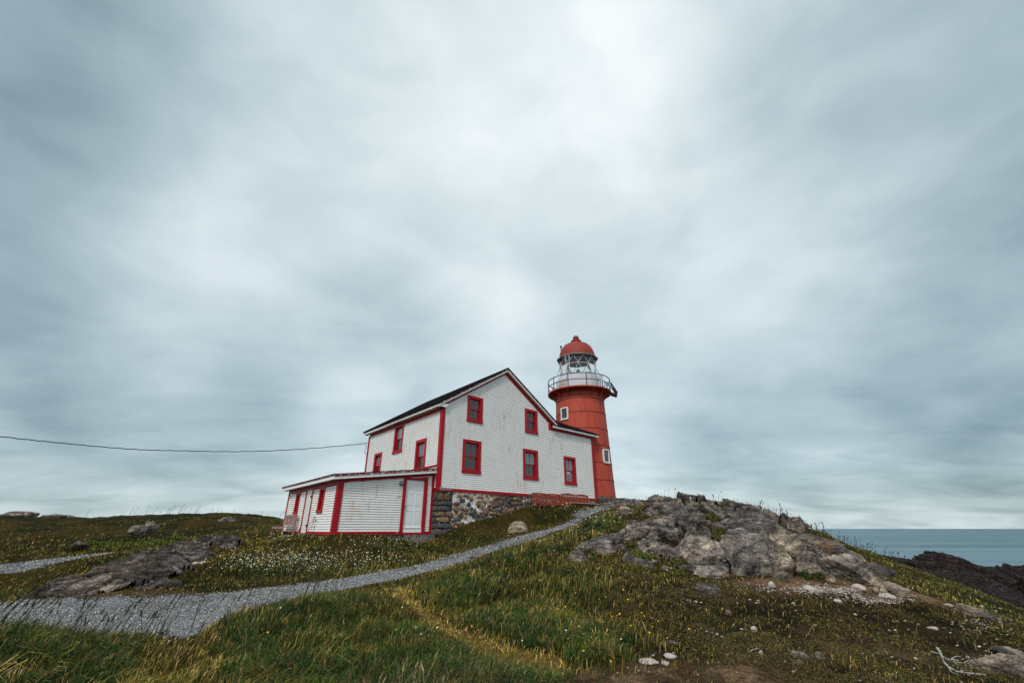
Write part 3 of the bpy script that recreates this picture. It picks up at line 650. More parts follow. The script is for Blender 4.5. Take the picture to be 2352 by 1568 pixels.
# ------------------------------------------------------------------ house frames
YR, YL = R(47.1), R(-39.2)
dR = np.array([math.sin(YR), math.cos(YR), 0]); dL = np.array([math.sin(YL), math.cos(YL), 0])
P0 = np.array([-3.560, 22.0, 0.0]); Pb = np.array([-3.790, 22.281, 0.0]); Pc = Pb - 4.68 * dR
class Fr:
    """wall frame: s along the wall, o outwards, z up"""
    def __init__(s, P, d, n): s.P, s.d, s.n = np.array(P, float), np.array(d, float), np.array(n, float)
    def __call__(s, a, o, z): 
        p = s.P + s.d * a + s.n * o; return (p[0], p[1], z)
nR = np.array([dR[1], -dR[0], 0]); nL = np.array([-dL[1], dL[0], 0])
G = Fr(P0, dR, nR); L = Fr(P0, dL, nL); S = Fr(Pb, dR, nR); SL = Fr(Pc, dL, nL)
RW = Fr(P0 + 12.41 * dR, dL, -nL)
BW = Fr(P0 + 9.36 * dL, dR, -nR)
def box(mb, F, s0, s1, o0, o1, z0, z1, mi=0):
    mb.prism([F(s0, o0, z0), F(s1, o0, z0), F(s1, o0, z1), F(s0, o0, z1)], [F(s0, o1, z0), F(s1, o1, z0), F(s1, o1, z1), F(s0, o1, z1)], mi)
def plate(mb, F, poly, o0, o1, mi=0):
    mb.prism([F(a, o0, z) for a, z in poly], [F(a, o1, z) for a, z in poly], mi)
def siding(F, z0, z1, lo, hi, holes, name, parent, course=0.1, seed=0):
    """overlapping clapboards between lo(z) and hi(z), leaving out the holes"""
    mb = MB(); rr = random.Random(seed)
    n = int(round((z1 - z0) / course))
    for i in range(n):
        a, b = z0 + i * course, z0 + (i + 1) * course; mid = (a + b) / 2
        segs = [(lo(mid), hi(mid))]
        for (h0, h1, g0, g1) in holes:
            if g0 < mid < g1:
                new = []
                for (p, q) in segs:
                    if h1 <= p or h0 >= q: new.append((p, q)); continue
                    if p < h0: new.append((p, h0))
                    if q > h1: new.append((h1, q))
                segs = new
        for (p, q) in segs:
            x = p
            while x < q - .02:
                e = min(q, x + rr.uniform(1.6, 4.2)); 
                if q - e < .5: e = q
                j = rr.uniform(-.0006, .0006); gap = .0015 if e < q else 0
                lo_, up_ = .026 + j, .004
                mb.add([F(x, lo_, a), F(e - gap, lo_, a), F(e - gap, up_, b), F(x, up_, b)], [[0, 1, 2, 3]], 0)
                mb.add([F(x, 0, a), F(e - gap, 0, a), F(e - gap, lo_, a), F(x, lo_, a), F(x, lo_ + .0006, a + .005), F(e - gap, lo_ + .0006, a + .005)], [[0, 1, 2, 3], [3, 2, 5, 4]], 1)  # underside and lip carry the painted shadow line
                x = e
    return mb.build(name, [M['siding'], M['under']], parent)
def backing(F, poly, name, parent, holes=()):
    mb = MB(); plate(mb, F, poly, -.16, -.145); return mb.build(name, M['dark'], parent)
def window(F, s0, s1, z0, z1, parent, lights=2, casing=.15, upper='pane_light', lower='pane_dark', lab=None, blind=False):
    c = casing; f = MB()
    box(f, F, s0, s1, -.02, .055, z1 - c, z1); box(f, F, s0, s0 + c, -.02, .052, z0 + c, z1 - c); box(f, F, s1 - c, s1, -.02, .052, z0 + c, z1 - c)
    box(f, F, s0 - .015, s1 + .015, -.02, .075, z0, z0 + c)
    i0, i1, j0, j1 = s0 + c, s1 - c, z0 + c, z1 - c
    for (a, b) in ((i0 - .02, i0 + .012), (i1 - .012, i1 + .02)): box(f, F, a, b, -.13, -.021, j0, j1)
    box(f, F, i0, i1, -.13, -.021, j1 - .012, j1 + .02); box(f, F, i0, i1, -.13, -.021, j0 - .02, j0 + .03)
    w = f.build('window', M['red'], parent)
    if lab: w['label'] = lab
    zm = (j0 + j1) / 2
    for (a, b, o, pm) in ((zm - .02, j1 - .012, -.065, upper), (j0 + .03, zm + .02, -.10, lower)):
        s = MB(); t = .045
        box(s, F, i0 + .012, i1 - .012, o - .02, o + .015, b - t, b); box(s, F, i0 + .012, i1 - .012, o - .02, o + .015, a, a + t)
        box(s, F, i0 + .012, i0 + .012 + t, o - .02, o + .014, a + t, b - t); box(s, F, i1 - .012 - t, i1 - .012, o - .02, o + .014, a + t, b - t)
        if lights == 2: m_ = (i0 + i1) / 2; box(s, F, m_ - .016, m_ + .016, o - .018, o + .012, a + t, b - t)
        s.build('sash', M['red'], w)
        g = MB(); box(g, F, i0 + .02, i1 - .02, o - .012, o - .004, a + .01, b - .01); g.build('pane', M[pm], w)
    return w

# ------------------------------------------------------------------ keeper's house
house = empty('lighthouse_keeper_house', tuple(P0))
tag(house, 'white clapboard two storey house with red trim on a stone foundation', 'house')
# children are built in world coordinates
def own(root):
    for o in list(C.objects):
        if o.parent == root: o.matrix_parent_inverse = Matrix.Translation(-root.location)
wins_g = [(1.55,2.61,5.25,6.70,'pane_dark','pane_dark'),(5.90,6.97,5.245,6.72,'pane_dark','pane_dark'),(1.36,2.57,2.59,4.30,'pane_dark','pane_dark'),(5.71,6.94,2.57,4.29,'pane_light','pane_dark'),(9.30,10.45,2.50,4.23,'pane_light','pane_light')]
wins_l = [(6.99,8.09,2.78,4.33,'pane_light','pane_dark'),(4.27,5.45,4.0,5.64,'pane_light','pane_dark'),(1.42,2.57,2.62,4.36,'pane_light','pane_dark')]
hol = lambda W: [(a + .06, b - .06, c + .06, d - .06) for (a, b, c, d, *_) in W]
lo_g = lambda z: max(0.14, 4.28 - (8.50 - z) / .632) if z > 5.7 else 0.14
hi_g = lambda z: (12.27 if z <= 5.68 else min(7.98, 4.28 + (8.50 - z) / .632))
siding(G, 1.80, 8.5, lo_g, hi_g, hol(wins_g), 'gable_wall', house, seed=1)
siding(L, 1.80, 5.6, lambda z: .14, lambda z: 9.24, hol(wins_l), 'side_wall', house, seed=2)
siding(RW, 1.80, 7.7, lambda z: max(.12, .1 + (z - 5.7) / .43) if z > 5.7 else .12, lambda z: min(9.24, 9.26 - (z - 5.7) / .43) if z > 5.7 else 9.24, [], 'end_wall', house, seed=3)
siding(BW, 1.80, 8.4, lo_g, lambda z: (12.27 if z <= 5.68 else 4.28 + (8.46 - z) / .632), [], 'rear_wall', house, seed=4)
# window openings are closed behind the sashes by the dark rooms
for F, poly in ((G, [(.15,1.7),(12.3,1.7),(12.3,5.7),(8.4,5.7),(4.3,8.4),(.15,5.7)]), (L, [(.1,1.7),(9.3,1.7),(9.3,5.6),(.1,5.6)])): backing(F, poly, 'inner_wall', house)
t = MB()       # red trim
box(t, G, .745, 6.1, -.02, .05, 1.655, 1.80); box(t, G, 10.9, 12.26, -.02, .05, 1.655, 1.80); box(t, G, .143, .745, -.02, .05, 1.655, 1.80)
box(t, G, -.0, .14, -.02, .055, 1.655, 5.80); box(t, L, -.05, .16, -.02, .05, 1.66, 5.62)
box(t, G, 12.27, 12.45, -.02, .055, 1.62, 5.70); box(t, RW, 0, .14, -.02, .05, 1.62, 5.7); box(t, RW, .14, 9.2, -.02, .045, 1.66, 1.8)
box(t, L, 9.24, 9.42, -.02, .055, 1.66, 5.62); box(t, BW, 0, .14, -.02, .05, 1.66, 5.7); box(t, BW, 12.27, 12.41, -.02, .05, 1.66, 5.7)
plate(t, G, [(.0,5.83),(4.28,8.49),(4.28,8.66),(.0,5.98)], -.02, .05); plate(t, G, [(4.28,8.49),(7.98,6.15),(8.2,6.2),(4.28,8.66)], -.02, .048)
plate(t, G, [(7.98,5.72),(8.2,5.72),(8.2,6.25),(7.98,6.25)], -.02, .052)
plate(t, G, [(8.2,5.70),(12.42,5.66),(12.42,5.86),(8.2,5.90)], -.02, .047)
box(t, L, .16, 9.24, -.02, .046, 5.56, 5.82)
t.build('red_trim', M['red'], house)
k = MB(); box(k, G, 6.1, 10.9, -.02, .045, 1.66, 1.79); k.build('shade_board', M['under'], house)  # dark strip painted for the shade behind the benches, replacing red trim
def top(s): return 8.83 - .625 * abs(s - 4.36)
RO = .20
f = MB()       # white rake and eave boards
plate(f, G, [(-.30, top(-.30) - .075), (4.36, top(4.36) - .075), (4.36, top(4.36) - .165), (-.30, top(-.30) - .165)], RO - .03, RO)
plate(f, G, [(4.36, top(4.36) - .075), (8.72, top(8.72) - .075), (8.72, top(8.72) - .165), (4.36, top(4.36) - .165)], RO - .03, RO + .002)
plate(f, G, [(8.17, 5.940), (12.90, 5.910), (12.90, 5.820), (8.17, 5.850)], RO + .03, RO + .055)
box(f, L, -RO + .02, 9.72, .275, .30, 5.755, 5.835)
plate(f, G, [(-.29,5.72),(.10,5.72),(.24,5.90),(-.29,5.86)], .056, RO - .031)     # boxed return at the near corner
f.build('fascia_board', M['white'], house)
f = MB()
plate(f, G, [(-.31, top(-.31) - .075), (4.36, top(4.36) - .075), (4.36, top(4.36)), (-.31, top(-.31))], RO - .02, RO + .02)
plate(f, G, [(4.36, top(4.36) - .075), (8.74, top(8.74) - .075), (8.74, top(8.74)), (4.36, top(4.36))], RO - .02, RO + .022)
plate(f, G, [(8.17, 5.940), (12.93, 5.910), (12.93, 5.965), (8.17, 5.995)], RO + .03, RO + .07)
box(f, L, -RO, 9.74, .275, .32, 5.837, 5.90)
f.build('drip_edge', M['redpeel'], house)
f = MB()
plate(f, G, [(-.28, top(-.28) - .20), (4.36, top(4.36) - .20), (4.36, top(4.36) - .185), (-.28, top(-.28) - .185)], .05, RO - .03)
plate(f, G, [(4.36, top(4.36) - .20), (8.7, top(8.7) - .20), (8.7, top(8.7) - .185), (4.36, top(4.36) - .185)], .05, RO - .03)
plate(f, G, [(8.2, 5.83), (12.85, 5.80), (12.85, 5.815), (8.2, 5.845)], .05, RO + .03)
box(f, L, .0, 9.7, .05, .275, 5.722, 5.735)
f.build('soffit', M['soffit'], house)
def PW(s, tt, z): p = P0 + dR * s + dL * tt; return (p[0], p[1], z)
r = MB()
def slab(mb, pts, th=.05):
    mb.prism([(x, y, z - th) for x, y, z in pts], pts)
slab(r, [PW(-.34, -.235, top(-.34) + .06), PW(4.36, -.235, top(4.36) + .075), PW(4.36, 9.80, top(4.36) + .075), PW(-.34, 9.80, top(-.34) + .06)], .085)
slab(r, [PW(4.362, -.237, top(4.36) + .074), PW(8.80, -.237, top(8.80) + .07), PW(8.80, 9.80, top(8.80) + .07), PW(4.362, 9.80, top(4.36) + .074)], .085)
slab(r, [PW(8.55, -.30, 6.035), PW(12.99, -.30, 6.00), PW(12.75, 4.68, 8.12), PW(5.3, 4.68, 8.12)])
slab(r, [PW(5.3, 4.683, 8.118), PW(12.75, 4.683, 8.118), PW(12.99, 9.7, 5.98), PW(8.2, 9.7, 5.98)])
r.build('roof', M['roof'], house)
f = MB()       # right end rake
for (t0, z0_, t1, z1_) in ((-.28, 5.97, 4.68, 8.09), (4.68, 8.09, 9.6, 5.97)):
    plate(f, Fr(P0 + 12.41 * dR, dL, -nL), [(t0, z0_ - .02), (t1, z1_ - .02), (t1, z1_ - .18), (t0, z0_ - .18)], .30, .33)
f.build('rake_board', M['white'], house)
for k, (a, b, c, d, up, lw) in enumerate(wins_g): 
    window(G, a, b, c, d, house, 2, .16, up, lw)
for k, (a, b, c, d, up, lw) in enumerate(wins_l): window(L, a, b, c, d, house, 1 if k == 1 else 2, .15, up, lw)
# two round white discs on the inside of the right-hand lower window
for k, sx in enumerate((9.74, 9.885)):
    mb = MB(); cc = [G(sx + .055 * math.cos(q) , -.092, 3.24 + .075 * math.sin(q)) for q in np.linspace(0, 2 * math.pi, 14, endpoint=False)]
    c2 = [G(sx + .055 * math.cos(q), -.086, 3.24 + .075 * math.sin(q)) for q in np.linspace(0, 2 * math.pi, 14, endpoint=False)]
    mb.prism(cc, c2); mb.build('paper_disc', M['signwhite'], house)

# stone foundation: mortared rubble with squared quoins at the corner
def foundation():
    V, F, Cc = [], [], []
    fr = random.Random(5)
    stone_cols = [(.070,.055,.048),(.13,.085,.058),(.19,.115,.065),(.34,.19,.085),(.055,.058,.062),(.10,.078,.076),(.24,.16,.10),(.075,.078,.080),(.12,.070,.042),(.42,.29,.16)]
    def stone(Fm, cx, cz, w, h, col, o0=.0, d=.07, n=10, m_=3):
        b = len(V); pw = fr.uniform(2.2, 4.0); ph = [fr.uniform(-.12, .12) for _ in range(n)]
        for j in range(m_ + 1):
            q = j / m_; rad = 1 - .55 * q ** 2.2; oo = o0 + d * (1 - (1 - q) ** 2)
            for k in range(n):
                an = 2 * math.pi * k / n; ca, sa = math.cos(an), math.sin(an)
                rr = 1 / (abs(ca) ** pw + abs(sa) ** pw) ** (1 / pw) * (1 + ph[k])
                V.append(Fm(cx + w / 2 * rr * rad * ca, oo + fr.uniform(-.005, .005), cz + h / 2 * rr * rad * sa)); Cc.append(tuple(c * fr.uniform(.85, 1.15) for c in col))
        for j in range(m_):
            for k in range(n): F.append([b + j * n + k, b + j * n + (k + 1) % n, b + (j + 1) * n + (k + 1) % n, b + (j + 1) * n + k])
        V.append(Fm(cx, o0 + d, cz)); Cc.append(col)
        for k in range(n): F.append([b + m_ * n + k, b + m_ * n + (k + 1) % n, len(V) - 1, len(V) - 1])
    # backing wall of mortar
    def wallq(Fm, s0, s1, z0, z1, o):
        nx = int((s1 - s0) / .055); nz = int((z1 - z0) / .055); b = len(V)
        for i in range(nx + 1):
            for j in range(nz + 1):
                s_, z_ = s0 + (s1 - s0) * i / nx, z0 + (z1 - z0) * j / nz
                V.append(Fm(s_, o + fr.uniform(-.012, .012), z_))
                k = fr.random()
                wh = max(0.0, math.sin(s_ * 1.1 - .4) * .5 + .55) if Fm is G else .3
                if s_ < .9: wh *= .15
                Cc.append((.78, .76, .72) if k < .72 * wh else ((.25, .22, .19) if k < .75 * wh + .15 else (.07, .06, .05)))
        for i in range(nx):
            for j in range(nz):
                a = b + i * (nz + 1) + j; F.append([a, a + nz + 1, a + nz + 2, a + 1])
    wallq(G, 0, 12.41, -1.0, 1.66, -.02); wallq(L, 0, 9.36, -1.0, 1.66, -.02); wallq(RW, 0, 9.36, .5, 1.66, -.02); wallq(BW, 0, 12.4, .2, 1.66, -.02)
    z = 1.56; hs = [.36, .20, .27, .22, .28, .26, .3, .3]          # quoins
    for i, h in enumerate(hs):
        w = .95 if i % 2 else .72; nq = 1 if i % 3 else 2
        for q in range(nq): stone(G, .02 + w / nq * (q + .5), z - h / 2, w / nq * .96, h * .93, stone_cols[[8, 7, 7, 2, 6, 7, 5, 1][i]], d=.09)
        stone(L, .20, z - h / 2, .40, h * .9, stone_cols[fr.choice([0, 4, 7])], d=.06)
        z -= h
    row = 1.56
    while row > -.8:
        h = fr.uniform(.13, .23); s = .95 + fr.uniform(-.1, .1)
        while s < 12.3:
            w = fr.uniform(.11, .36); hh = h * fr.uniform(.68, 1.0)
            if fr.random() < .80 and row - h > .0 + (s - .5) * .1 - .8: stone(G, s + w / 2, row - h / 2 + fr.uniform(-.05, .05), w * fr.uniform(.82, 1.0), hh, stone_cols[fr.choice([0,1,1,2,2,3,4,5,5,6,7,8,8,9])], d=fr.uniform(.04, .09))
            s += w * fr.uniform(.95, 1.15)
        row -= h * .93
    F_ = np.array([f if len(f) == 4 else f + [f[-1]] for f in F])
    me = bpy.data.meshes.new('foundation'); me.from_pydata(V, [], [list(dict.fromkeys(f)) for f in F])
    a = me.attributes.new('Col', 'FLOAT_COLOR', 'POINT'); c4 = np.ones((len(V), 4), dtype=np.float32); c4[:, :3] = np.array(Cc); a.data.foreach_set('color', c4.ravel())
    me.materials.append(M['masonry']); me.update(); o = bpy.data.objects.new('foundation', me); C.objects.link(o); o.parent = house
foundation()
own(house)

# ------------------------------------------------------------------ lean-to annex
annex = empty('lean_to_annex', tuple(Pb))
tag(annex, 'low white clapboard lean-to with flat sloping roof against the left of the house', 'annex')
stop = lambda s: 2.70 + .1265 * (s - .19)
lim = lambda z: max(-4.49, (z - 2.355 + .02) / .132 - .149)
def siding_s():
    hs = [(-1.66, -.41, -.2, 2.15)]
    return siding(S, -.13, 2.40, lambda z: -4.49 if z < 1.78 else min(-.16, -.149 - (2.375 - z) / .132 if z < 2.37 else -.17), lambda z: -.13, hs, 'front_wall', annex, seed=6)
siding_s()
wins_s = [(1.60,2.33,.63,1.70),(5.42,6.13,.65,1.70)]
siding(SL, -.13, 1.72, lambda z: .13, lambda z: 7.55, hol(wins_s) + [(3.40, 4.33, -.3, 1.70)], 'side_wall', annex, seed=7)
EW = Fr(Pc + 7.65 * dL, dR, -nR)
siding(EW, -.13, 2.40, lambda z: .1 if z < 1.78 else .2 + (z - 1.78) / .132, lambda z: 4.60, [], 'end_wall', annex, seed=8)
backing(S, [(-4.6,-.2),(-.05,-.2),(-.05,2.3),(-4.6,1.8)], 'inner_wall', annex); backing(SL, [(.1,-.2),(7.5,-.2),(7.5,1.75),(.1,1.75)], 'inner_wall', annex)
t = MB()
box(t, S, -4.68, -4.49, -.02, .055, -.24, 1.86); box(t, SL, -.05, .15, -.02, .05, -.24, 1.86)
box(t, S, -.15, -.02, -.02, .055, -.25, 2.42); box(t, S, -4.49, -1.68, -.02, .05, -.24, -.12); box(t, S, -1.68, -.15, -.02, .048, -.25, -.165)
box(t, SL, .15, 3.40, -.02, .046, -.24, -.12); box(t, SL, 4.30, 7.6, -.02, .046, -.24, -.12); box(t, SL, 7.55, 7.68, -.02, .055, -.24, 1.86)
plate(t, S, [(-4.68,1.76),(-.02,2.372),(-.02,2.58),(-4.68,1.96)], -.02, .047)
box(t, SL, .13, 7.6, -.02, .044, 1.70, 1.90)
plate(t, L, [(.16,2.80),(9.3,2.80),(9.3,2.90),(.16,2.90)], -.02, .049)
plate(t, S, [(-.02,1.6),(.02,1.6),(.02,2.6),(-.02,2.6)], -.02, .03)
t.build('red_trim', M['red'], annex)
FO = .27
f = MB()
plate(f, S, [(-5.02, stop(-5.02) - .08), (.20, stop(.20) - .08), (.20, stop(.20) - .185), (-5.02, stop(-5.02) - .185)], FO - .03, FO)
box(f, SL, -.27, 8.0, .315, .345, 1.86, 1.985)
plate(f, S, [(-5.0, 1.885), (-4.62, 1.905), (-4.52, 1.90), (-4.52, 1.985), (-5.0, 1.93)], .057, FO - .031)
f.build('fascia_board', M['white'], annex)
f = MB()
plate(f, S, [(-5.04, stop(-5.04) - .078), (.20, stop(.20) - .078), (.20, stop(.20)), (-5.04, stop(-5.04))], FO - .02, FO + .02)
box(f, SL, -.29, 8.02, .325, .365, 1.987, 2.055)
f.build('drip_edge', M['redpeel'], annex)
f = MB()
plate(f, S, [(-4.68, stop(-4.68) - .19), (.15, stop(.15) - .19), (.15, stop(.15) - .175), (-4.68, stop(-4.68) - .175)], .048, FO - .03)
box(f, SL, -.24, 7.98, .05, .315, 1.865, 1.88)
f.build('soffit', M['soffit'], annex)
r = MB()
def PB(s, tt, z): p = Pb + dR * s + dL * tt; return (p[0], p[1], z)
slab(r, [PB(-5.07, -.30, stop(-5.07) + .028), PB(.17, -.30, stop(.17) + .03), PB(.17, 8.05, stop(.17) + .03), PB(-5.07, 8.05, stop(-5.07) + .028)], .026)
r.build('roof', M['roof'], annex)
for (a, b, c, d) in wins_s: window(SL, a, b, c, d, annex, 1, .12, 'pane_dark', 'pane_dark')
# front door
d_ = MB()
plate(d_, S, [(-1.69,-.165),(-1.535,-.165),(-1.535,2.10),(-1.69,2.10)], -.02, .06); plate(d_, S, [(-.565,-.17),(-.39,-.17),(-.39,2.10),(-.565,2.10)], -.02, .06)
plate(d_, S, [(-1.69,2.10),(-.39,2.10),(-.39,2.27),(-1.69,2.14)], -.02, .058)
fr_ = d_.build('door_frame', M['red'], annex)
d_ = MB(); box(d_, S, -1.535, -.565, -.06, -.012, .035, 2.095)
def rpanel(mb, F, s0, s1, z0, z1, o):
    w = .035
    box(mb, F, s0, s1, o, o + .012, z1 - w, z1); box(mb, F, s0, s1, o, o + .012, z0, z0 + w); box(mb, F, s0, s0 + w, o, o + .012, z0 + w, z1 - w); box(mb, F, s1 - w, s1, o, o + .012, z0 + w, z1 - w)
    box(mb, F, s0 + .07, s1 - .07, o, o + .007, z0 + .07, z1 - .07)
for (a, b) in ((-1.43, -1.12), (-.98, -.67)):
    for (c, d) in ((.20, .78), (.98, 1.52), (1.68, 1.93)): rpanel(d_, S, a, b, c, d, -.012)
dr = d_.build('door', M['door'], annex); dr['label'] = 'white panelled front door'
k = MB(); k.tube([S(-1.475, -.012, .90), S(-1.475, .03, .90), S(-1.475, .045, .90), S(-1.475, .075, .90), S(-1.475, .085, .90)], [.012, .012, .03, .032, .015], 12); k.build('door_knob', M['brass'], dr, True)
k = MB(); box(k, S, -1.535, -.565, -.06, .03, -.165, .035); box(k, S, -1.545, -.555, -.02, .055, .015, .037); k.build('threshold', M['white'], annex)
# side door
d_ = MB(); box(d_, SL, 3.32, 3.40, -.02, .055, -.24, 1.70); box(d_, SL, 4.33, 4.41, -.02, .055, -.24, 1.70); d_.build('door_frame', M['red'], annex)
d_ = MB()
for i in range(6): box(d_, SL, 3.41 + i * .152, 3.41 + (i + 1) * .152 - .004, -.035, .02, -.2, 1.70)
dr = d_.build('door', M['dirtydoor'], annex); dr['label'] = 'stained plank side door'
for z_ in (.12, 1.38):
    k = MB(); box(k, SL, 3.36, 3.60, .055, .068, z_ - .03, z_ + .03); k.tube([SL(3.395, .064, z_ - .07), SL(3.395, .064, z_ + .07)], .018, 8); k.build('hinge', M['dark'], dr)
# footing
k = MB(); box(k, S, -4.6, -1.5, -.10, .0, -.7, -.245); box(k, SL, .1, 7.5, -.10, .0, -.7, -.245); k.build('footing', M['concrete'], annex)
own(annex)

lamp = empty('wall_lamp', S(-1.80, .06, 1.905)); tag(lamp, 'round grey bulkhead lamp beside the white front door', 'lamp')
k = MB(); p0, p1 = Vector(S(-1.80, .02, 1.905)), Vector(S(-1.80, .05, 1.905)); k.tube([p0, p1], .075, 20); k.build('base_plate', M['metal'], lamp)
k = MB(); dn = Vector(nR); pts = [p1 + dn * d for d in (0, .03, .06, .08)]; k.tube(pts, [.105, .105, .075, .03], 20); k.build('lamp_guard', M['metal'], lamp, True)
own(lamp)
hk = MB(); hk.tube([S(-1.92, .03, 1.33), S(-1.92, .10, 1.33), S(-1.80, .12, 1.335), S(-1.77, .12, 1.38)], .010, 6)
tag(hk.build('hose_hook', M['dark']), 'small dark iron hook on the wall left of the front door', 'hook')
st = MB(); box(st, S, -1.45, -.10, .02, .45, -.95, -.262); box(st, S, -1.25, -.2, .45, .75, -.95, -.42)
tag(st.build('door_step', M['concrete']), 'worn concrete step under the white front door', 'step')

# arrow sign
sg = empty('arrow_sign', G(.40, .06, 1.76)); tag(sg, 'small brown arrow sign with white lettering pointing left at the house corner', 'sign')
def arrow(o0, o1, g, mat_):
    x0, x1, z0, z1 = .07, .75, 1.70, 1.835; zc = (z0 + z1) / 2; hw = .058
    pts = [(x0 + g * 1.6, zc), (.215 - g * .4, zc + .105 - g * 1.7), (.215 - g * .4, zc + hw - g), (x1 - g, zc + hw - g), (x1 - g, zc - hw + g), (.215 - g * .4, zc - hw + g), (.215 - g * .4, zc - .105 + g * 1.7)]
    k = MB(); plate(k, G, pts, o0, o1); return k.build('border' if g == 0 else 'board', mat_, sg)
arrow(.060, .070, 0, M['signwhite']); arrow(.070, .074, .012, M['signbrown'])
cu = bpy.data.curves.new('lettering', 'FONT'); cu.body = 'Indoor Picnic Area'; cu.size = .072; cu.align_x = 'CENTER'; cu.align_y = 'CENTER'; cu.extrude = .001
tx = bpy.data.objects.new('lettering', cu); C.objects.link(tx); cu.materials.append(M['signwhite'])
tx.matrix_world = Matrix.Translation(G(.455, .0765, 1.767)) @ Matrix(((dR[0], 0, nR[0], 0), (dR[1], 0, nR[1], 0), (0, 1, 0, 0), (0, 0, 0, 1)))
bpy.context.view_layer.update()
tm = bpy.data.meshes.new_from_object(tx); tm.transform(tx.matrix_world); bpy.data.objects.remove(tx); tm.name = 'lettering'
tx = bpy.data.objects.new('lettering', tm); C.objects.link(tx); tx.parent = sg
if not tm.materials: tm.materials.append(M['signwhite'])
own(sg)

# ------------------------------------------------------------------ benches
def bench(name, F, s0, s1, ob, zs, zb0, zb1, zg, m_, label, nsl, wavy=True, group=None):
    """slatted garden bench standing with its back to the wall frame F; ob = how far its back stands off the wall"""
    root = empty(name, F((s0 + s1) / 2, ob + .25, zg)); tag(root, label, 'bench', group)
    b = MB(); n = 24; lean = .06
    def top_z(a): 
        u = (a - s0) / (s1 - s0)
        return zb1 - (.045 * (math.cos(4 * math.pi * u) + 1) / 2 if wavy else 0)
    pts = [(s0 + (s1 - s0) * i / n) for i in range(n + 1)]
    plate(b, F, [(a, top_z(a)) for a in pts] + [(a, top_z(a) - .075) for a in pts[::-1]], ob - lean, ob - lean + .045)
    box(b, F, s0 + .05, s1 - .05, ob, ob + .04, zb0, zb0 + .06)
    b.build('back_rail', m_, root)
    sl = MB()
    for i in range(nsl):
        a = s0 + .09 + (s1 - s0 - .18) * (i + .5) / nsl; w = (s1 - s0) / nsl * .24; zt = top_z(a) - .076
        sl.prism([F(a - w, ob + .01, zb0 + .062), F(a + w, ob + .01, zb0 + .062), F(a + w, ob + .028, zb0 + .062), F(a - w, ob + .028, zb0 + .062)],
                 [F(a - w, ob - lean + .01, zt), F(a + w, ob - lean + .01, zt), F(a + w, ob - lean + .03, zt), F(a - w, ob - lean + .03, zt)])
    sl.build('backrest', m_, root)
    se = MB()
    for i in range(5): box(se, F, s0 + .02, s1 - .02, ob + .05 + i * .095, ob + .05 + i * .095 + .08, zs - .03, zs)
    box(se, F, s0 + .03, s1 - .03, ob + .49, ob + .515, zs - .10, zs - .035)
    se.build('seat', m_, root)
    for a in (s0, s1 - .06):
        l_ = MB(); l_.prism([F(a, ob - .01, zg - .1), F(a + .06, ob - .01, zg - .1), F(a + .06, ob + .05, zg - .1), F(a, ob + .05, zg - .1)],
                            [F(a, ob - lean - .01, zb1 - .05), F(a + .06, ob - lean - .01, zb1 - .05), F(a + .06, ob - lean + .05, zb1 - .05), F(a, ob - lean + .05, zb1 - .05)])
        l_.build('leg', m_, root)
        l_ = MB(); box(l_, F, a, a + .06, ob + .45, ob + .51, zg - .1, zs - .11); l_.build('leg', m_, root)
    return root
bn = dict(group='red benches along the gable wall')
b1 = bench('garden_bench', G, 6.10, 8.46, .38, 1.29, 1.34, 1.88, .80, M['benchred'], 'red slatted bench at the gable wall, the one nearer the stone foundation corner', 13, **bn); own(b1)
b2 = bench('garden_bench', G, 8.55, 11.12, .38, 1.36, 1.42, 1.95, .95, M['benchred'], 'red slatted bench at the gable wall, the one nearer the lighthouse', 17, **bn); own(b2)
b3 = bench('garden_bench', SL, 4.85, 7.0, .20, .09, .14, .62, -.25, M['benchworn'], 'weathered pinkish slatted bench against the side of the low annex', 15, wavy=False); own(b3)
ps = MB(); box(ps, G, 8.7, 11.3, .90, 1.06, 1.37, 1.40); 
tag(ps.build('plank', M['twig']), 'pale plank lying along the front of the red bench by the lighthouse', 'plank')

# ------------------------------------------------------------------ lighthouse
TX, TY, TB = 5.27, 33.0, 1.9
lh = empty('lighthouse', (TX, TY, TB)); tag(lh, 'round red cast iron lighthouse with white lantern drum and domed top', 'lighthouse')
tc_ = (TX, TY, 0)
def rad(z): return 2.10 - (z - 1.9) * (2.10 - 1.83) / 7.3
mb = MB(); zs_ = np.linspace(1.5, 9.5, 30); mb.lathe([(rad(z), z) for z in zs_], tc_, 96); tw = mb.build('tower', M['tower'], lh, True)
mb = MB()
seams = [1.95, 3.05, 4.22, 5.42, 6.62, 7.82, 8.86, 9.12]
for z in seams: mb.lathe([(rad(z) - .01, z - .022), (rad(z) + .012, z - .018), (rad(z) + .012, z + .018), (rad(z) - .01, z + .022)], tc_, 96)
mb.build('seam', M['railred'], tw)
mb = MB()
def bolt(a, z, s=.022):
    r0 = rad(z); c_, s_ = math.cos(a), math.sin(a); tn = (-s_, c_)
    base = [(TX + c_ * (r0 - .01) + tn[0] * u * s, TY + s_ * (r0 - .01) + tn[1] * u * s, z + w * s) for u, w in ((-1, -1), (1, -1), (1, 1), (-1, 1))]
    top_ = [(p[0] + c_ * .035, p[1] + s_ * .035, p[2]) for p in base]; mb.prism(base, top_)
for z in seams[:7]:
    for k in range(56): bolt(2 * math.pi * k / 56, z + .03, .017)
for i in range(6):
    off = 0.0 if i % 2 else math.pi / 8
    for k in range(8):
        a = off + 2 * math.pi * k / 8
        for j in range(7): bolt(a, seams[i] + (seams[i + 1] - seams[i]) * (j + .7) / 7.4, .02)
mb.build('bolt', M['railred'], tw)['kind'] = 'stuff'
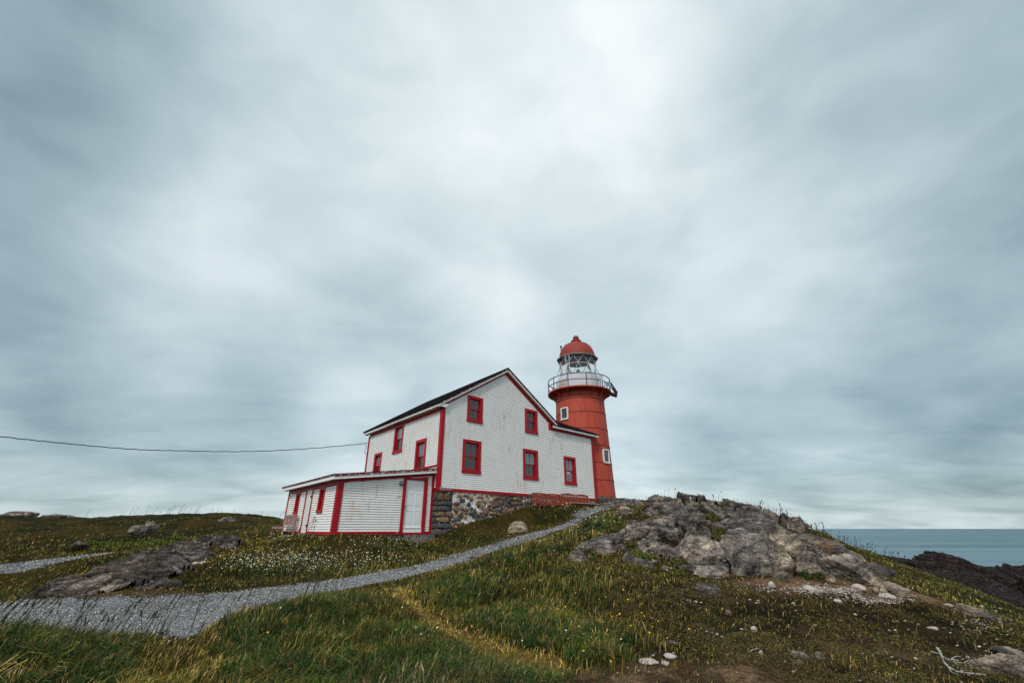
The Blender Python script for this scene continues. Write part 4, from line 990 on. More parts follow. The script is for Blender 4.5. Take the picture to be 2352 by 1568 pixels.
mb = MB(); mb.lathe([(rad(9.2), 9.40), (2.0, 9.48), (2.36, 9.545), (2.45, 9.555), (2.45, 9.64), (2.36, 9.66), (0, 9.66)], tc_, 96); mb.build('gallery', M['tower'], lh, True)
for k in range(14):
    a = 2 * math.pi * k / 14 + .1; c_, s_ = math.cos(a), math.sin(a)
    def pt(r, z, w): return (TX + c_ * r - s_ * w, TY + s_ * r + c_ * w, z)
    prof = [(rad(9.05) - .02, 9.06), (rad(9.05) + .04, 9.04), (1.98, 9.20), (2.12, 9.36), (2.36, 9.50), (2.36, 9.553), (1.82, 9.50)]
    mb = MB(); mb.prism([pt(r, z, -.03) for r, z in prof], [pt(r, z, .03) for r, z in prof]); mb.build('bracket', M['tower'], lh)
# gallery railing
rl = MB(); RR = 2.40
for z, w in ((10.60, .034), (10.13, .030)):
    rl.tube([(TX + RR * math.cos(q), TY + RR * math.sin(q), z) for q in np.linspace(0, 2 * math.pi, 73)], w, 8, caps=False)
for k in range(11):
    a = -math.pi / 2 + math.radians(5) + 2 * math.pi * k / 11
    rl.tube([(TX + RR * math.cos(a), TY + RR * math.sin(a), 9.6), (TX + RR * math.cos(a), TY + RR * math.sin(a), 10.60)], .032, 8)
rl.build('railing', M['railred'], lh, True)
mb = MB(); mb.lathe([(1.60, 9.66), (1.60, 10.86), (1.52, 10.90), (1.45, 10.90)], tc_, 22, a0=-math.pi / 2 - R(6)); drum = mb.build('lantern_drum', M['drumwhite'], lh)
# curved doorway hood on the left of the drum
mb = MB()
def dp(a, r, z): return (TX + math.cos(a) * r, TY + math.sin(a) * r, z)
a0_, a1_ = R(180 + 8), R(180 + 48)
for (z0_, z1_, r_) in ((9.66, 10.55, 1.86),):
    A = [a0_ + (a1_ - a0_) * i / 6 for i in range(7)]
    lower = [dp(a, 1.5, z0_) for a in A] + [dp(a, r_, z0_) for a in A[::-1]]
    upper = [dp(a, 1.5, z1_ + .2) for a in A] + [dp(a, r_ - .03, z1_) for a in A[::-1]]
    mb.prism(lower, upper)
mb.build('doorway_hood', M['drumwhite'], lh)
mb = MB(); A = [R(180 + 28) + R(18) * i / 4 for i in range(5)]
for i in range(4): mb.prism([dp(A[i], 1.855, 9.72), dp(A[i + 1], 1.855, 9.72), dp(A[i + 1], 1.855, 10.42), dp(A[i], 1.855, 10.42)], [dp(A[i], 1.885, 9.72), dp(A[i + 1], 1.885, 9.72), dp(A[i + 1], 1.885, 10.42), dp(A[i], 1.885, 10.42)])
mb.build('gallery_door', paint('rust stained white door', (.5, .47, .43), .6, (.42, .2, .09), .8, 3, .3, .5), lh)
# lantern glazing: NS facets with triangular glazing bars
NS = 11; A0 = -math.pi / 2 + R(-6); RG = 1.44
def lp(k, z, r=RG): a = A0 + 2 * math.pi * k / NS; return (TX + r * math.cos(a), TY + r * math.sin(a), z)
ZB, ZM, ZT = 10.88, 11.80, 12.46
bars = MB(); bw = .017
for k in range(NS):
    bars.tube([lp(k, ZM), lp(k + 1, ZM)], .024, 6); bars.tube([lp(k + .5, ZB), lp(k + 1.5, ZB)], bw, 6); bars.tube([lp(k + .5, ZT), lp(k + 1.5, ZT)], bw, 6)
    for zz in (ZB, ZT):
        bars.tube([lp(k, ZM), lp(k + .5, zz)], bw, 6); bars.tube([lp(k + 1, ZM), lp(k + .5, zz)], bw, 6)
bars.build('glazing_bar', M['astragal'], lh)
gl = MB()
for k in range(NS):
    for zz in (ZB, ZT): 
        gl.add([lp(k, ZM), lp(k + 1, ZM), lp(k + .5, zz)], [[0, 1, 2]]); gl.add([lp(k + 1, ZM), lp(k + 1.5, zz), lp(k + .5, zz)], [[0, 1, 2]])
gl.build('lantern_glass', M['clear'], lh)
# outside ladder and hand hoops
ld = MB()
for w in (-.17, .17):
    a = R(180 + 52); c_, s_ = math.cos(a), math.sin(a)
    ld.tube([(TX + c_ * 1.58 - s_ * w, TY + s_ * 1.58 + c_ * w, 10.7), (TX + c_ * 1.56 - s_ * w, TY + s_ * 1.56 + c_ * w, 12.55)], .022, 6)
for j in range(6):
    z = 10.95 + j * .27; ld.tube([(TX + c_ * 1.57 + s_ * .17, TY + s_ * 1.57 - c_ * .17, z), (TX + c_ * 1.57 - s_ * .17, TY + s_ * 1.57 + c_ * .17, z)], .014, 6)
ld.build('ladder', M['astragal'], lh)
for a in (R(181), R(-4), R(20), R(200)):
    hp = MB(); hp.tube([dp(a, 1.44, 11.62), dp(a, 1.62, 11.55), dp(a, 1.62, 11.25), dp(a, 1.46, 11.15)], .014, 6); hp.build('hand_hoop', M['dark'], lh)
hp = MB(); hp.tube([dp(q, 1.50, 11.62) for q in np.linspace(R(-10), R(50), 8)], .014, 6); hp.build('hand_rail', M['dark'], lh)
# the light on its stand
lt = MB(); lt.tube([(TX, TY, 10.8), (TX, TY, 11.35)], .04, 8); lt.tube([(TX, TY, 11.30), (TX, TY, 11.34), (TX, TY, 11.62), (TX, TY, 11.68)], [.1, .13, .13, .05], 12)
for a in (0, 2.1, 4.2): lt.tube([(TX, TY, 11.5), (TX + .35 * math.cos(a), TY + .35 * math.sin(a), 10.8)], .015, 6)
lt.build('beacon', M['metal'], lh)
lt = MB(); lt.tube([(TX - .75, TY - .2, 10.8), (TX - .75, TY - .2, 11.55)], .014, 6); lt.build('antenna', M['metal'], lh)
ev = MB(); ev.lathe([(0, 12.42), (1.62, 12.42), (1.66, 12.44), (1.66, 12.52), (1.46, 12.60), (1.40, 12.62)], tc_, NS, a0=A0 + math.pi / NS); ev.build('lantern_eave', M['eave'], lh)
dm = MB(); prof = []
for q in np.linspace(0, 1, 18):
    an = q * math.pi / 2; prof.append((.36 + (1.44 - .36) * math.cos(an) ** .9 if q < 1 else .36, 12.60 + 1.30 * math.sin(an) ** 1.05))
dm.lathe(prof, tc_, 64); dome = dm.build('dome', M['dome'], lh, True)
vt = MB(); vt.lathe([(.36, 13.88), (.36, 14.02), (.42, 14.06), (.435, 14.10), (.42, 14.15), (.34, 14.20), (.19, 14.22), (.185, 14.33), (.245, 14.36), (.25, 14.42), (.22, 14.52), (.14, 14.60), (.0, 14.645)], tc_, 40); vt.build('ventilator', M['dome'], dome, True)
for k in range(12):
    a = 2 * math.pi * k / 12 - math.pi / 2 + .06; c_, s_ = math.cos(a), math.sin(a); r_, z = 1.06, 13.50; mb = MB()
    w = .05; A_ = lambda rr__, w_, z_: (TX + c_ * rr__ - s_ * w_, TY + s_ * rr__ + c_ * w_, z_)
    mb.tube([A_(r_ - .02, -w, z - .08), A_(r_ + .13, -w, z + .06), A_(r_ + .13, w, z + .06), A_(r_ - .02, w, z - .08)], .012, 6)
    mb.build('dome_hook', M['dark'], dome)
pp = MB(); pp.tube([(4.02, TY, 12.95), (4.00, TY, 13.62)], .04, 8); pp.tube([(4.00, TY, 13.60), (4.00, TY, 13.72)], .075, 10); pp.build('vent_pipe', M['dark'], dome)
# small windows of the tower
def twin(a_deg, z0, z1, w, label):
    a = R(a_deg); c_, s_ = math.cos(a), math.sin(a); n_ = np.array([c_, s_, 0]); d_ = np.array([-s_, c_, 0])
    F = Fr(np.array([TX, TY, 0]) + n_ * rad((z0 + z1) / 2), d_, n_)
    k = MB(); c = .075
    box(k, F, -w / 2, w / 2, -.25, .07, z1 - c, z1); box(k, F, -w / 2, w / 2, -.25, .09, z0, z0 + c * 1.4); box(k, F, -w / 2, -w / 2 + c, -.25, .068, z0, z1); box(k, F, w / 2 - c, w / 2, -.25, .068, z0, z1)
    wi = k.build('window', M['white'], lh); wi['label'] = label
    k = MB(); box(k, F, -w / 2 + c * .6, w / 2 - c * .6, -.2, .012, z0 + c, z1 - c * .6); k.build('pane', M['pane_dark'], wi)
twin(-137, 7.32, 8.24, .66, 'small white framed window high on the tower')
twin(-46.5, 4.20, 5.16, .70, 'small white framed window low on the tower')
# solar panels hung on the railing
F = Fr(np.array([TX + 2.25 * math.cos(R(-42)), TY + 2.25 * math.sin(R(-42)), 0]), np.array([-math.sin(R(-42)), math.cos(R(-42)), 0]), np.array([math.cos(R(-42)), math.sin(R(-42)), 0]))
k = MB(); k.prism([F(-.62, .18, 10.08), F(.30, .18, 10.08), F(.30, .48, 9.66), F(-.62, .48, 9.66)], [F(-.62, .21, 10.10), F(.30, .21, 10.10), F(.30, .51, 9.68), F(-.62, .51, 9.68)])
sp_ = k.build('solar_panel', M['solar'], lh)
k = MB(); k.tube([F(-.62, .22, 10.10), F(-.62, .52, 9.66)], .02, 6); k.tube([F(.30, .22, 10.10), F(.30, .52, 9.66)], .02, 6); k.tube([F(-.62, .22, 10.10), F(.30, .22, 10.10)], .018, 6); k.tube([F(-.75, .13, 9.6), F(-.75, .13, 10.6)], .045, 6); k.build('panel_frame', M['metal'], sp_)
F = Fr(np.array([TX + 2.3 * math.cos(R(-8)), TY + 2.3 * math.sin(R(-8)), 0]), np.array([-math.sin(R(-8)), math.cos(R(-8)), 0]), np.array([math.cos(R(-8)), math.sin(R(-8)), 0]))
k = MB(); k.prism([F(-.5, .12, 10.35), F(.45, .12, 10.35), F(.45, .56, 9.52), F(-.5, .56, 9.52)], [F(-.5, .16, 10.37), F(.45, .16, 10.37), F(.45, .60, 9.54), F(-.5, .60, 9.54)])
k.build('solar_panel', M['dark'], lh)
k = MB(); k.prism([F(-.45, .15, 9.42), F(.2, .15, 9.42), F(.2, .55, 9.34), F(-.45, .55, 9.34)], [F(-.45, .12, 9.56), F(.2, .12, 9.56), F(.2, .57, 9.46), F(-.45, .57, 9.46)]); k.tube([F(-.2, .45, 9.2), F(-.2, .45, 9.4)], .05, 8); k.build('panel_bracket', M['dark'], lh)
mb = MB(); mb.lathe([(2.22, 1.2), (2.24, 1.86), (2.20, 1.95), (2.0, 1.97)], tc_, 48); mb.build('plinth', M['rock'], lh)
own(lh)
for o in C.objects:
    if o.parent and o.parent.parent: pass

# ------------------------------------------------------------------ overhead cable
def cable():
    pw = [(840,1018,29.2),(700,1030.5,27.9),(560,1036.5,26.3),(400,1034.5,24.7),(300,1031,23.5),(150,1018,21.6),(0,1002,20.0),(-200,976,18.0),(-500,930,15.5)]
    P = [Vector(at(*p)) for p in pw]
    pts = []
    for i in range(len(P) - 1):
        p0, p1, p2, p3 = P[max(i - 1, 0)], P[i], P[i + 1], P[min(i + 2, len(P) - 1)]
        for q in range(12):
            u = q / 12; pts.append(.5 * ((2 * p1) + (p2 - p0) * u + (2 * p0 - 5 * p1 + 4 * p2 - p3) * u * u + (3 * p1 - p0 - 3 * p2 + p3) * u ** 3))
    pts.append(P[-1])
    pts = [p + Vector((0, 0, .012 * math.sin(i * 1.9))) for i, p in enumerate(pts)]
    root = empty('power_cable', pts[0]); tag(root, 'thin black overhead cable sagging from the far corner of the house', 'cable')
    k = MB(); k.tube(pts, .021, 6); k.build('cable_span', M['cable'], root)
    e = Vector(L(9.40, .03, 5.22)); k = MB(); k.tube([pts[0], (pts[0] + e) / 2 + Vector((0, 0, .03)), e], .016, 6); k.tube([pts[0], pts[0] + Vector((.08, 0, -.28)), pts[0] + Vector((-.02, 0, -.5)), pts[0] + Vector((.12, .1, -.72)), Vector(L(9.40, .03, 4.45))], .014, 6)
    k.tube([pts[0] + Vector((.28, .1, .0)), pts[0] + Vector((.30, .1, -.22)), Vector(L(9.42, .03, 4.72))], .011, 6)
    k.build('service_loop', M['cable'], root); own(root)
cable()
#PART3
# ------------------------------------------------------------------ rocks
_ico = {}
def ico(sub):
    if sub not in _ico:
        bm = bmesh.new(); bmesh.ops.create_icosphere(bm, subdivisions=sub, radius=1.0)
        V = np.array([v.co[:] for v in bm.verts]); V /= np.linalg.norm(V, axis=1)[:, None]
        F = np.array([[v.index for v in f.verts] for f in bm.faces]); bm.free(); _ico[sub] = (V, F)
    return _ico[sub]
FOOT = []
def rock_mesh(size, seed, sub=5, planes=13, rough=.10, strata=.05, sharp=9.0, tilt=0.0, fine=.034, sfreq=7.0):
    """a chiselled, layered boulder; size = half extents (across, deep, up)"""
    V, F = ico(sub); r = np.random.default_rng(seed)
    n = r.normal(size=(planes, 3)); n /= np.linalg.norm(n, axis=1)[:, None]; h = r.uniform(.62, 1.0, planes)
    d = np.maximum(V @ n.T, 0) / h
    rad = 1.0 / np.maximum((d ** sharp).sum(1) ** (1 / sharp), .80)
    S = np.array(size); P = V * rad[:, None] * S
    m = float(np.mean(S)); q = P / m
    ct, st = math.cos(tilt), math.sin(tilt)
    lay = -q[:, 0] * st + q[:, 2] * ct
    N = P / (S * S); N /= np.linalg.norm(N, axis=1)[:, None]
    lo = fbm3(q * 1.5 + seed * 3.1, 4, seed) * rough * m * 1.6
    cr = fbm3(q * 2.4 + seed * 1.7, 4, seed + 5, .55, True)
    ls = fbm3(np.c_[q[:, 0] * .9, q[:, 1] * .9, lay * sfreq], 3, seed + 9, .5, True)
    fi = fbm3(q * 7 + seed, 3, seed + 3, .6, True)
    u = lay * sfreq * .8 + lo / m * 9 + fbm3(q * 3 + seed, 2, seed + 7) * .8; tr = u - np.floor(u); tr = np.minimum(tr / .75, (1 - tr) / .25) - .5
    P = P + N * (lo - np.clip(-cr - .1, 0, 1) * rough * m * 1.1 + ls * strata * m * .6 + tr * strata * m * .9 + fi * fine * m)[:, None]
    return P, F
def place_rock(name, px, py, wpx, hpx, seed, mk, label, cat='rock', Y=None, deep=.8, tilt=0, sink=.30, sub=5, group=None, back=None, flat=False, **kw):
    """px, py: middle of the visible foot of the rock; wpx, hpx: its visible size"""
    g = hit(px, py) if Y is None else at(px, py, Y)
    Y_ = g[1]; k = Y_ / (ray(px, py)[1]); w = wpx * k; hgt = hpx * k
    full = hgt / (1 - sink); dp = w * deep / 2
    s = (w / 2 * 1.02, max(dp, .02), full / 2 * 1.08)
    P, F = rock_mesh(s, seed, sub, tilt=R(tilt), **kw)
    t = R(tilt); az = -math.atan2(g[0], g[1])
    x = P[:, 0] * math.cos(t) - P[:, 2] * math.sin(t) if tilt and hpx < wpx * .9 else P[:, 0]
    z = P[:, 0] * math.sin(t) + P[:, 2] * math.cos(t) if tilt and hpx < wpx * .9 else P[:, 2]
    y = P[:, 1]; ca, sa = math.cos(az), math.sin(az)
    V = np.c_[x * ca - y * sa, x * sa + y * ca, z]
    bk = dp * .55 if back is None else back
    cx, cy = g[0] + math.sin(-az) * bk, g[1] + math.cos(-az) * bk
    cz = g[2] + hgt - full / 2
    o = np_mesh(name, V, F, M[mk], None, not flat); o.location = (cx, cy, cz)
    tag(o, label, cat, group); FOOT.append((cx, cy, w / 2 * .8, dp * .8))
    return o
E_ = place_rock
E_('rock_outcrop', 1575, 1212, 128, 40, 15, 'rock', 'smooth oval grey slab lying just below the summit rock', Y=16.6, deep=.9, sink=.45, tilt=10, rough=.05)
E_('rock_outcrop', 1372, 1274, 150, 30, 17, 'rockpurple', 'long thin grey slab slanting down the left flank of the mound', Y=14.0, deep=.5, sink=.4, tilt=27, rough=.04, planes=9)
E_('rock_outcrop', 1735, 1243, 135, 50, 21, 'rock', 'dark rock with an ochre knob behind the big boulder', Y=15.3, deep=.9, sink=.4, strata=.06)
E_('rock_outcrop', 1608, 1304, 158, 60, 24, 'boulder', 'cracked grey slab with an orange lichen patch', Y=12.9, deep=.7, sink=.32, tilt=14, strata=.07, planes=12, sub=6)
E_('rock_outcrop', 1618, 1330, 132, 32, 25, 'boulder', 'flat pale fronted ledge below the cracked grey slab', Y=12.1, deep=.8, sink=.4, tilt=9, strata=.05)
E_('boulder', 1756, 1342, 138, 112, 26, 'boulder', 'biggest boulder of the mound, deeply creased, light grey and tan', 'boulder', Y=12.0, deep=.85, sink=.16, rough=.21, strata=.012, planes=15, sub=6, sharp=26)
E_('boulder', 1815, 1330, 112, 92, 27, 'boulder', 'right half of the creased boulder mass, leaning on the biggest boulder', 'boulder', Y=12.25, deep=.85, sink=.18, rough=.20, strata=.012, planes=12, sub=6, sharp=26)
E_('boulder', 1713, 1322, 62, 62, 28, 'boulder', 'rounded tan knob fixed to the left of the biggest boulder', 'boulder', Y=11.9, deep=.9, sink=.2, rough=.12)
E_('boulder', 1868, 1326, 52, 62, 29, 'boulder', 'narrow upright boulder in the gap right of the biggest boulder', 'boulder', Y=12.5, deep=.8, sink=.2, rough=.14)
E_('boulder', 1895, 1276, 112, 46, 30, 'rock', 'hump backed grey boulder on the slope above the gap', 'boulder', Y=14.2, deep=.9, sink=.35, rough=.09, tilt=-12)
E_('boulder', 1952, 1341, 108, 58, 31, 'boulder', 'wedge shaped speckled boulder above the white scree', 'boulder', Y=11.7, deep=.9, sink=.25, rough=.10, tilt=-16, planes=9, sub=6)
E_('boulder', 1905, 1346, 40, 24, 32, 'rockpale', 'small tan boulder at the foot of the wedge shaped boulder', 'boulder', Y=11.5, deep=.9, sink=.2)
E_('boulder', 1634, 1378, 56, 34, 33, 'rock', 'small lone grey boulder in the heath below the ledges', 'boulder', Y=10.2, deep=.9, sink=.25, rough=.15)
E_('slab', 2052, 1362, 78, 20, 34, 'rockpale', 'bleached curved slab running down from the wedge shaped boulder', 'slab', deep=.5, sink=.4, tilt=-16)
E_('slab', 2022, 1366, 34, 24, 35, 'rockpale', 'short upright pale slab under the bleached curved slab', 'slab', deep=.6, sink=.2)
E_('slab', 2018, 1316, 72, 13, 36, 'rockpurple', 'thin purple slab in the yellow green turf of the right slope', 'slab', deep=.6, sink=.5, tilt=-18)
E_('slab', 1962, 1283, 62, 14, 37, 'rock', 'thin pale slab high on the right slope above the wedge shaped boulder', 'slab', deep=.5, sink=.4, tilt=-24)
E_('slab', 2248, 1420, 92, 16, 38, 'rockpale', 'broken flat pale slab in turf near the right edge', 'slab', deep=.9, sink=.4, tilt=-8)
E_('slab', 2325, 1562, 130, 44, 39, 'rockpale', 'smooth tan slab in the bottom right corner', 'slab', deep=1.1, sink=.4, tilt=-14, rough=.05)
E_('slab', 2325, 1512, 90, 18, 40, 'rockpale', 'narrow tan slab just above the smooth corner slab', 'slab', deep=.9, sink=.4, tilt=-14)
E_('rock', 1190, 1219, 56, 17, 41, 'rockpale', 'rounded pinkish rock in the grass below the stone foundation', Y=22.3, deep=.7, sink=.4, rough=.05, tilt=4)
E_('rock', 1100, 1281, 36, 10, 42, 'rockpale', 'pale flat rock at the edge of the gravel path', deep=.8, sink=.4)
E_('rock_outcrop', 1545, 1182, 150, 44, 11, 'rock', 'rounded summit rock with tan streaks at the top of the mound', Y=17.8, deep=1.0, sink=.5, rough=.08, strata=.07, planes=22, sharp=7, sub=6)
E_('rock', 1452, 1166, 60, 16, 46, 'rockpurple', 'dark low rock on the skyline right of the lighthouse base', Y=29, deep=.7, sink=.4, strata=.09)
E_('rock', 1412, 1172, 100, 24, 43, 'rock', 'rocky ledge under the lighthouse base', Y=29.8, deep=.6, sink=.5, strata=.09)
E_('rock', 1360, 1172, 60, 9, 44, 'rockpale', 'flat trodden rock where the path reaches the lighthouse', Y=28.6, deep=.7, sink=.5)
E_('rock', 1438, 1182, 44, 15, 45, 'rockpale', 'low pale rock beside the path left of the summit rock', Y=19, deep=.7, sink=.4)
rm_ = np.random.default_rng(77); nr = 0
while nr < 34:
    px, py = rm_.uniform(1400, 1960), rm_.uniform(1165, 1335)
    sky = np.interp(px, [1400, 1480, 1545, 1640, 1745, 1800, 1880, 1960], [1215, 1180, 1150, 1163, 1180, 1203, 1228, 1256])
    low = np.interp(px, [1400, 1500, 1640, 1700, 1900, 1960], [1280, 1310, 1330, 1250, 1270, 1300])
    if py < sky or py > low: continue
    w = rm_.uniform(18, 52); nr += 1
    E_('bedded_rock', px, py, w, w * rm_.uniform(.25, .45), 900 + nr, 'rock' if nr % 3 else 'rockpurple', 'small grey rock bedded in the heath among the large rocks of the mound', deep=.9, sink=.45, sub=4, tilt=rm_.uniform(0, 20), rough=.12, strata=.08, group='small rocks bedded in the mound')
# left outcrop
for i, (px, py, w, h, Y, ti, lb) in enumerate([(455,1280,80,10,17.6,12,'isolated thin grey slab right of the slanting bedrock'),(345,1362,100,11,13.9,14,'low pale slab between the slanting bedrock and the gravel path')]):
    E_('slab', px, py, w, h, 60 + i, 'rockpurple', lb, 'slab', Y=Y, tilt=ti, deep=.55, sink=.45, rough=.10, strata=.15, sfreq=9.0, planes=9)
E_('rock', 42, 1187, 60, 12, 80, 'rockpurple', 'flat topped rock on the skyline at the far left', Y=42, deep=.8, sink=.5, strata=.09)
E_('rock', 100, 1200, 40, 9, 81, 'rockpurple', 'low rock on the hillside right of the flat topped skyline rock', Y=38, deep=.8, sink=.4)
E_('rock', 130, 1189, 80, 8, 82, 'rockpurple', 'long low rock showing along the left skyline', Y=43, deep=.5, sink=.4)
E_('rock', 343, 1215, 32, 14, 83, 'rockpurple', 'rounded rock, the taller of two on the left hillside', Y=30, deep=.8, sink=.5)
E_('rock', 315, 1219, 26, 10, 84, 'rockpurple', 'rounded rock, the lower of two on the left hillside', Y=29.5, deep=.8, sink=.5)
E_('rock', 180, 1256, 36, 11, 85, 'rock', 'small grey rock in grass above the far gravel track', Y=24, deep=.8, sink=.35)
E_('rock', 520, 1196, 44, 9, 86, 'rockpurple', 'low rocky patch on the skyline left of the annex', Y=37, deep=.7, sink=.4)
# dark shore rocks
for i, (px, py, w, h, Y, ti, lb) in enumerate([(2082,1356,200,78,42,-5,'dark layered shore rock, the leftmost and highest against the sea'),(2250,1382,190,82,42,-9,'dark layered shore rock, the middle hump against the sea'),(2385,1424,250,108,40,-14,'dark layered shore rock running out of the frame on the right'),(2260,1425,340,66,34,-7,'broad reddish dark ledge in front of the shore rocks'),(2170,1380,210,56,37,-10,'low dark ledge under the leftmost shore rock')]):
    E_('shore_rock', px, py, w, h, 90 + i, 'rockdark', lb, Y=Y, tilt=ti, deep=.8, sink=.3, rough=.10, strata=.11, sfreq=10.0, planes=12, sub=6)

# ------------------------------------------------------------------ stones lying about
def hit_many(P):
    out = []
    T = np.geomspace(3.5, 45, 260)
    P = np.array(P, float)
    for i in range(0, len(P), 300):
        q = P[i:i + 300]; rr = np.array([ray(a, b) / ray(a, b)[1] for a, b in q])
        X = (rr[:, None, 0] * T[None]).ravel(); Yv = np.tile(T, len(q)); Z = rr[:, None, 2] * T[None]
        Hh = H(X, Yv).reshape(len(q), -1); k = np.argmax(Z < Hh, axis=1); ok = Z[np.arange(len(q)), k] < Hh[np.arange(len(q)), k]
        kk = np.maximum(k, 1); ar = np.arange(len(q)); Zm = Z.reshape(len(q), -1) if Z.ndim == 2 else Z
        g1, g0 = Z[ar, kk] - Hh[ar, kk], Z[ar, kk - 1] - Hh[ar, kk - 1]; tt = np.clip(g0 / (g0 - g1 + 1e-9), 0, 1); Tm = T[kk - 1] + (T[kk] - T[kk - 1]) * tt
        xx = rr[:, 0] * Tm; out.append(np.c_[xx, Tm, H(xx, Tm), ok])
    return np.vstack(out)
STONES = [(1972,1357,25,11,'round white stone in front of the wedge shaped boulder'),(1541,1511,28,8,'pale wedge of stone near the bare patch at the bottom'),(1530,1526,16,6,'thin pale flake just below the pale wedge of stone'),(1490,1524,36,6,'long thin pale flake left of the pale wedge of stone'),
 (1545,1484,26,10,'dark grey stone half sunk above the pale wedge of stone'),(1840,1512,34,10,'grey flat stone, upper one of a pair low on the heath'),(1834,1527,24,8,'grey flat stone, lower one of a pair low on the heath'),(1886,1513,19,11,'blocky white stone right of the grey flat pair'),
 (1733,1452,11,9,'upright white chip alone in the lower heath'),(1674,1412,12,8,'pale egg shaped stone below the small lone grey boulder'),(1748,1503,9,6,'white chip near the pale twig'),(2143,1446,16,6,'flat white stone alone in the right heath'),
 (465,1295,14,5,'white flat stone, right one of two in the turf right of the slanting outcrop'),(448,1297,12,5,'white flat stone, left one of two in the turf right of the slanting outcrop'),(1862,1356,22,8,'rough pale stone at the foot of the gap beside the biggest boulder'),(1775,1350,13,10,'small pale splinter standing under the biggest boulder'),
 (2180,1392,13,4,'white stone in the yellow green turf of the right slope'),(1925,1385,14,7,'pale stone just below the white scree'),(2040,1375,30,8,'pale stone at the right end of the white scree')]
for i, (px, py, w, h, lb) in enumerate(STONES):
    E_('stone', px, py, w, h, 200 + i, 'palestone' if 'grey' not in lb else 'rock', lb, 'stone', deep=.9, sink=.25, sub=3, rough=.10, strata=.10, planes=6, sharp=40, flat=True)
rr_ = np.random.default_rng(31)
small = [(rr_.uniform(1450, 2340), 1370 + rr_.uniform(0, 1) ** .8 * 195) for _ in range(48)] + [(rr_.uniform(1560, 2120), rr_.uniform(1350, 1385)) for _ in range(22)]
hs_ = hit_many(small); protos = [rock_mesh((.5, .42, .26), 300 + k, 3, rough=.12, planes=7, sharp=20) for k in range(4)]
pm = []
for k, (P, F) in enumerate(protos):
    me_o = np_mesh('small_stone', P, F, M['palestone'], None, False); pm.append(me_o.data); bpy.data.objects.remove(me_o)
for i, (x, y, z, ok) in enumerate(hs_):
    o = bpy.data.objects.new('small_stone', pm[i % 4]); C.objects.link(o); s_ = y * (rr_.uniform(.0028, .0078)); o.scale = (s_, s_ * .9, s_ * .8)
    o.location = (x, y, z + s_ * .08); o.rotation_euler = (rr_.uniform(-.3, .3), rr_.uniform(-.3, .3), rr_.uniform(0, 6.3))
    tag(o, 'small pale stone chip lying on the heath of the right slope', 'stone', 'small pale stones strewn over the heath')

def octa(name, pos, size, col, mat_, flat=.6, kind='stuff', label=None, seed=1):
    """many tiny irregular chips as one mass"""
    r = np.random.default_rng(seed); n = len(pos)
    base = np.array([[1, 0, 0], [-.5, .87, 0], [-.5, -.87, 0], [.1, 0, flat], [-.1, .1, -flat]])
    a = r.uniform(0, 6.28, n); ca, sa = np.cos(a), np.sin(a)
    b = base[None] * r.uniform(.55, 1.2, (n, 5, 3)) * size[:, None, None]
    x = b[:, :, 0] * ca[:, None] - b[:, :, 1] * sa[:, None]; y = b[:, :, 0] * sa[:, None] + b[:, :, 1] * ca[:, None]
    tz = r.uniform(-.4, .4, (n, 1)); z = b[:, :, 2] + x * tz
    V = np.stack([x, y, z], 2) + pos[:, None, :]
    F0 = np.array([[0, 1, 3], [1, 2, 3], [2, 0, 3], [1, 0, 4], [2, 1, 4], [0, 2, 4]])
    F = (F0[None] + (np.arange(n) * 5)[:, None, None]).reshape(-1, 3)
    o = np_mesh(name, V.reshape(-1, 3), F, mat_, np.repeat(col, 5, axis=0)); o['kind'] = kind
    if label: tag(o, label, name.replace('_', ' '))
    return o
# gravel chips on the path
def chips_on(lines, n, seed, rmax):
    r = np.random.default_rng(seed); out = []
    while sum(map(len, out)) < n:
        th = r.uniform(R(-58), R(35), 60000); rad_ = 1 / r.uniform(1 / rmax, 1 / 7.0, 60000)
        x, y = rad_ * np.sin(th), rad_ * np.cos(th)
        d = np.min([seg_dist(x, y, l) for l in lines], axis=0) + fbm2(x / .6, y / .6, 4, 71) * .30
        k = d < r.normal(0.02, .12, len(d)) ; out.append(np.c_[x, y][k])
    return np.vstack(out)[:n]
q = chips_on([PATH, SPUR, PATH2], 72000, 3, 30); zz = H(q[:, 0], q[:, 1]); rr2 = np.random.default_rng(4)
dist = np.hypot(q[:, 0], q[:, 1]); sz = dist * rr2.uniform(.0006, .0016, len(q)) * np.where(rr2.random(len(q)) < .04, 1.7, 1)
g_ = rr2.random(len(q)); gc = np.where(g_[:, None] < .38, np.array([[.065, .068, .072]]), np.where(g_[:, None] < .82, np.array([[.22, .23, .24]]), np.array([[.50, .485, .465]]))) * rr2.uniform(.7, 1.3, (len(q), 1))
octa('gravel', np.c_[q, zz + .022], sz, gc, M['pebble'], .5, label='loose grey gravel chips covering the path')
# white scree under the boulders
def gauss_px(L, seed):
    r = np.random.default_rng(seed); o = []
    for (cx, cy, sx, sy, n) in L: o += list(np.c_[r.normal(cx, sx, n), r.normal(cy, sy, n)])
    return o
P = gauss_px([(1900,1356,36,5,560),(1850,1350,30,6,110),(2035,1378,30,4,260),(1965,1372,40,6,160),(1740,1352,30,5,60),(2250,1430,40,14,120),(2300,1520,34,16,120),(395,1285,30,5,70),(2000,1480,200,50,90),(1600,1500,120,40,60),(2110,1300,60,20,30)], 5)
hp_ = hit_many(P); hp_ = hp_[hp_[:, 3] > 0]; r5 = np.random.default_rng(6)
sz = hp_[:, 1] * r5.uniform(.0010, .0040, len(hp_)); cc_ = np.array([[.42, .36, .32]]) * r5.uniform(.45, 1.15, (len(hp_), 1))
octa('scree', np.c_[hp_[:, :2], hp_[:, 2] + sz * .2], sz, cc_, M['pebble'], .45, label='white and tan stone chips spilled below the boulders', seed=8)

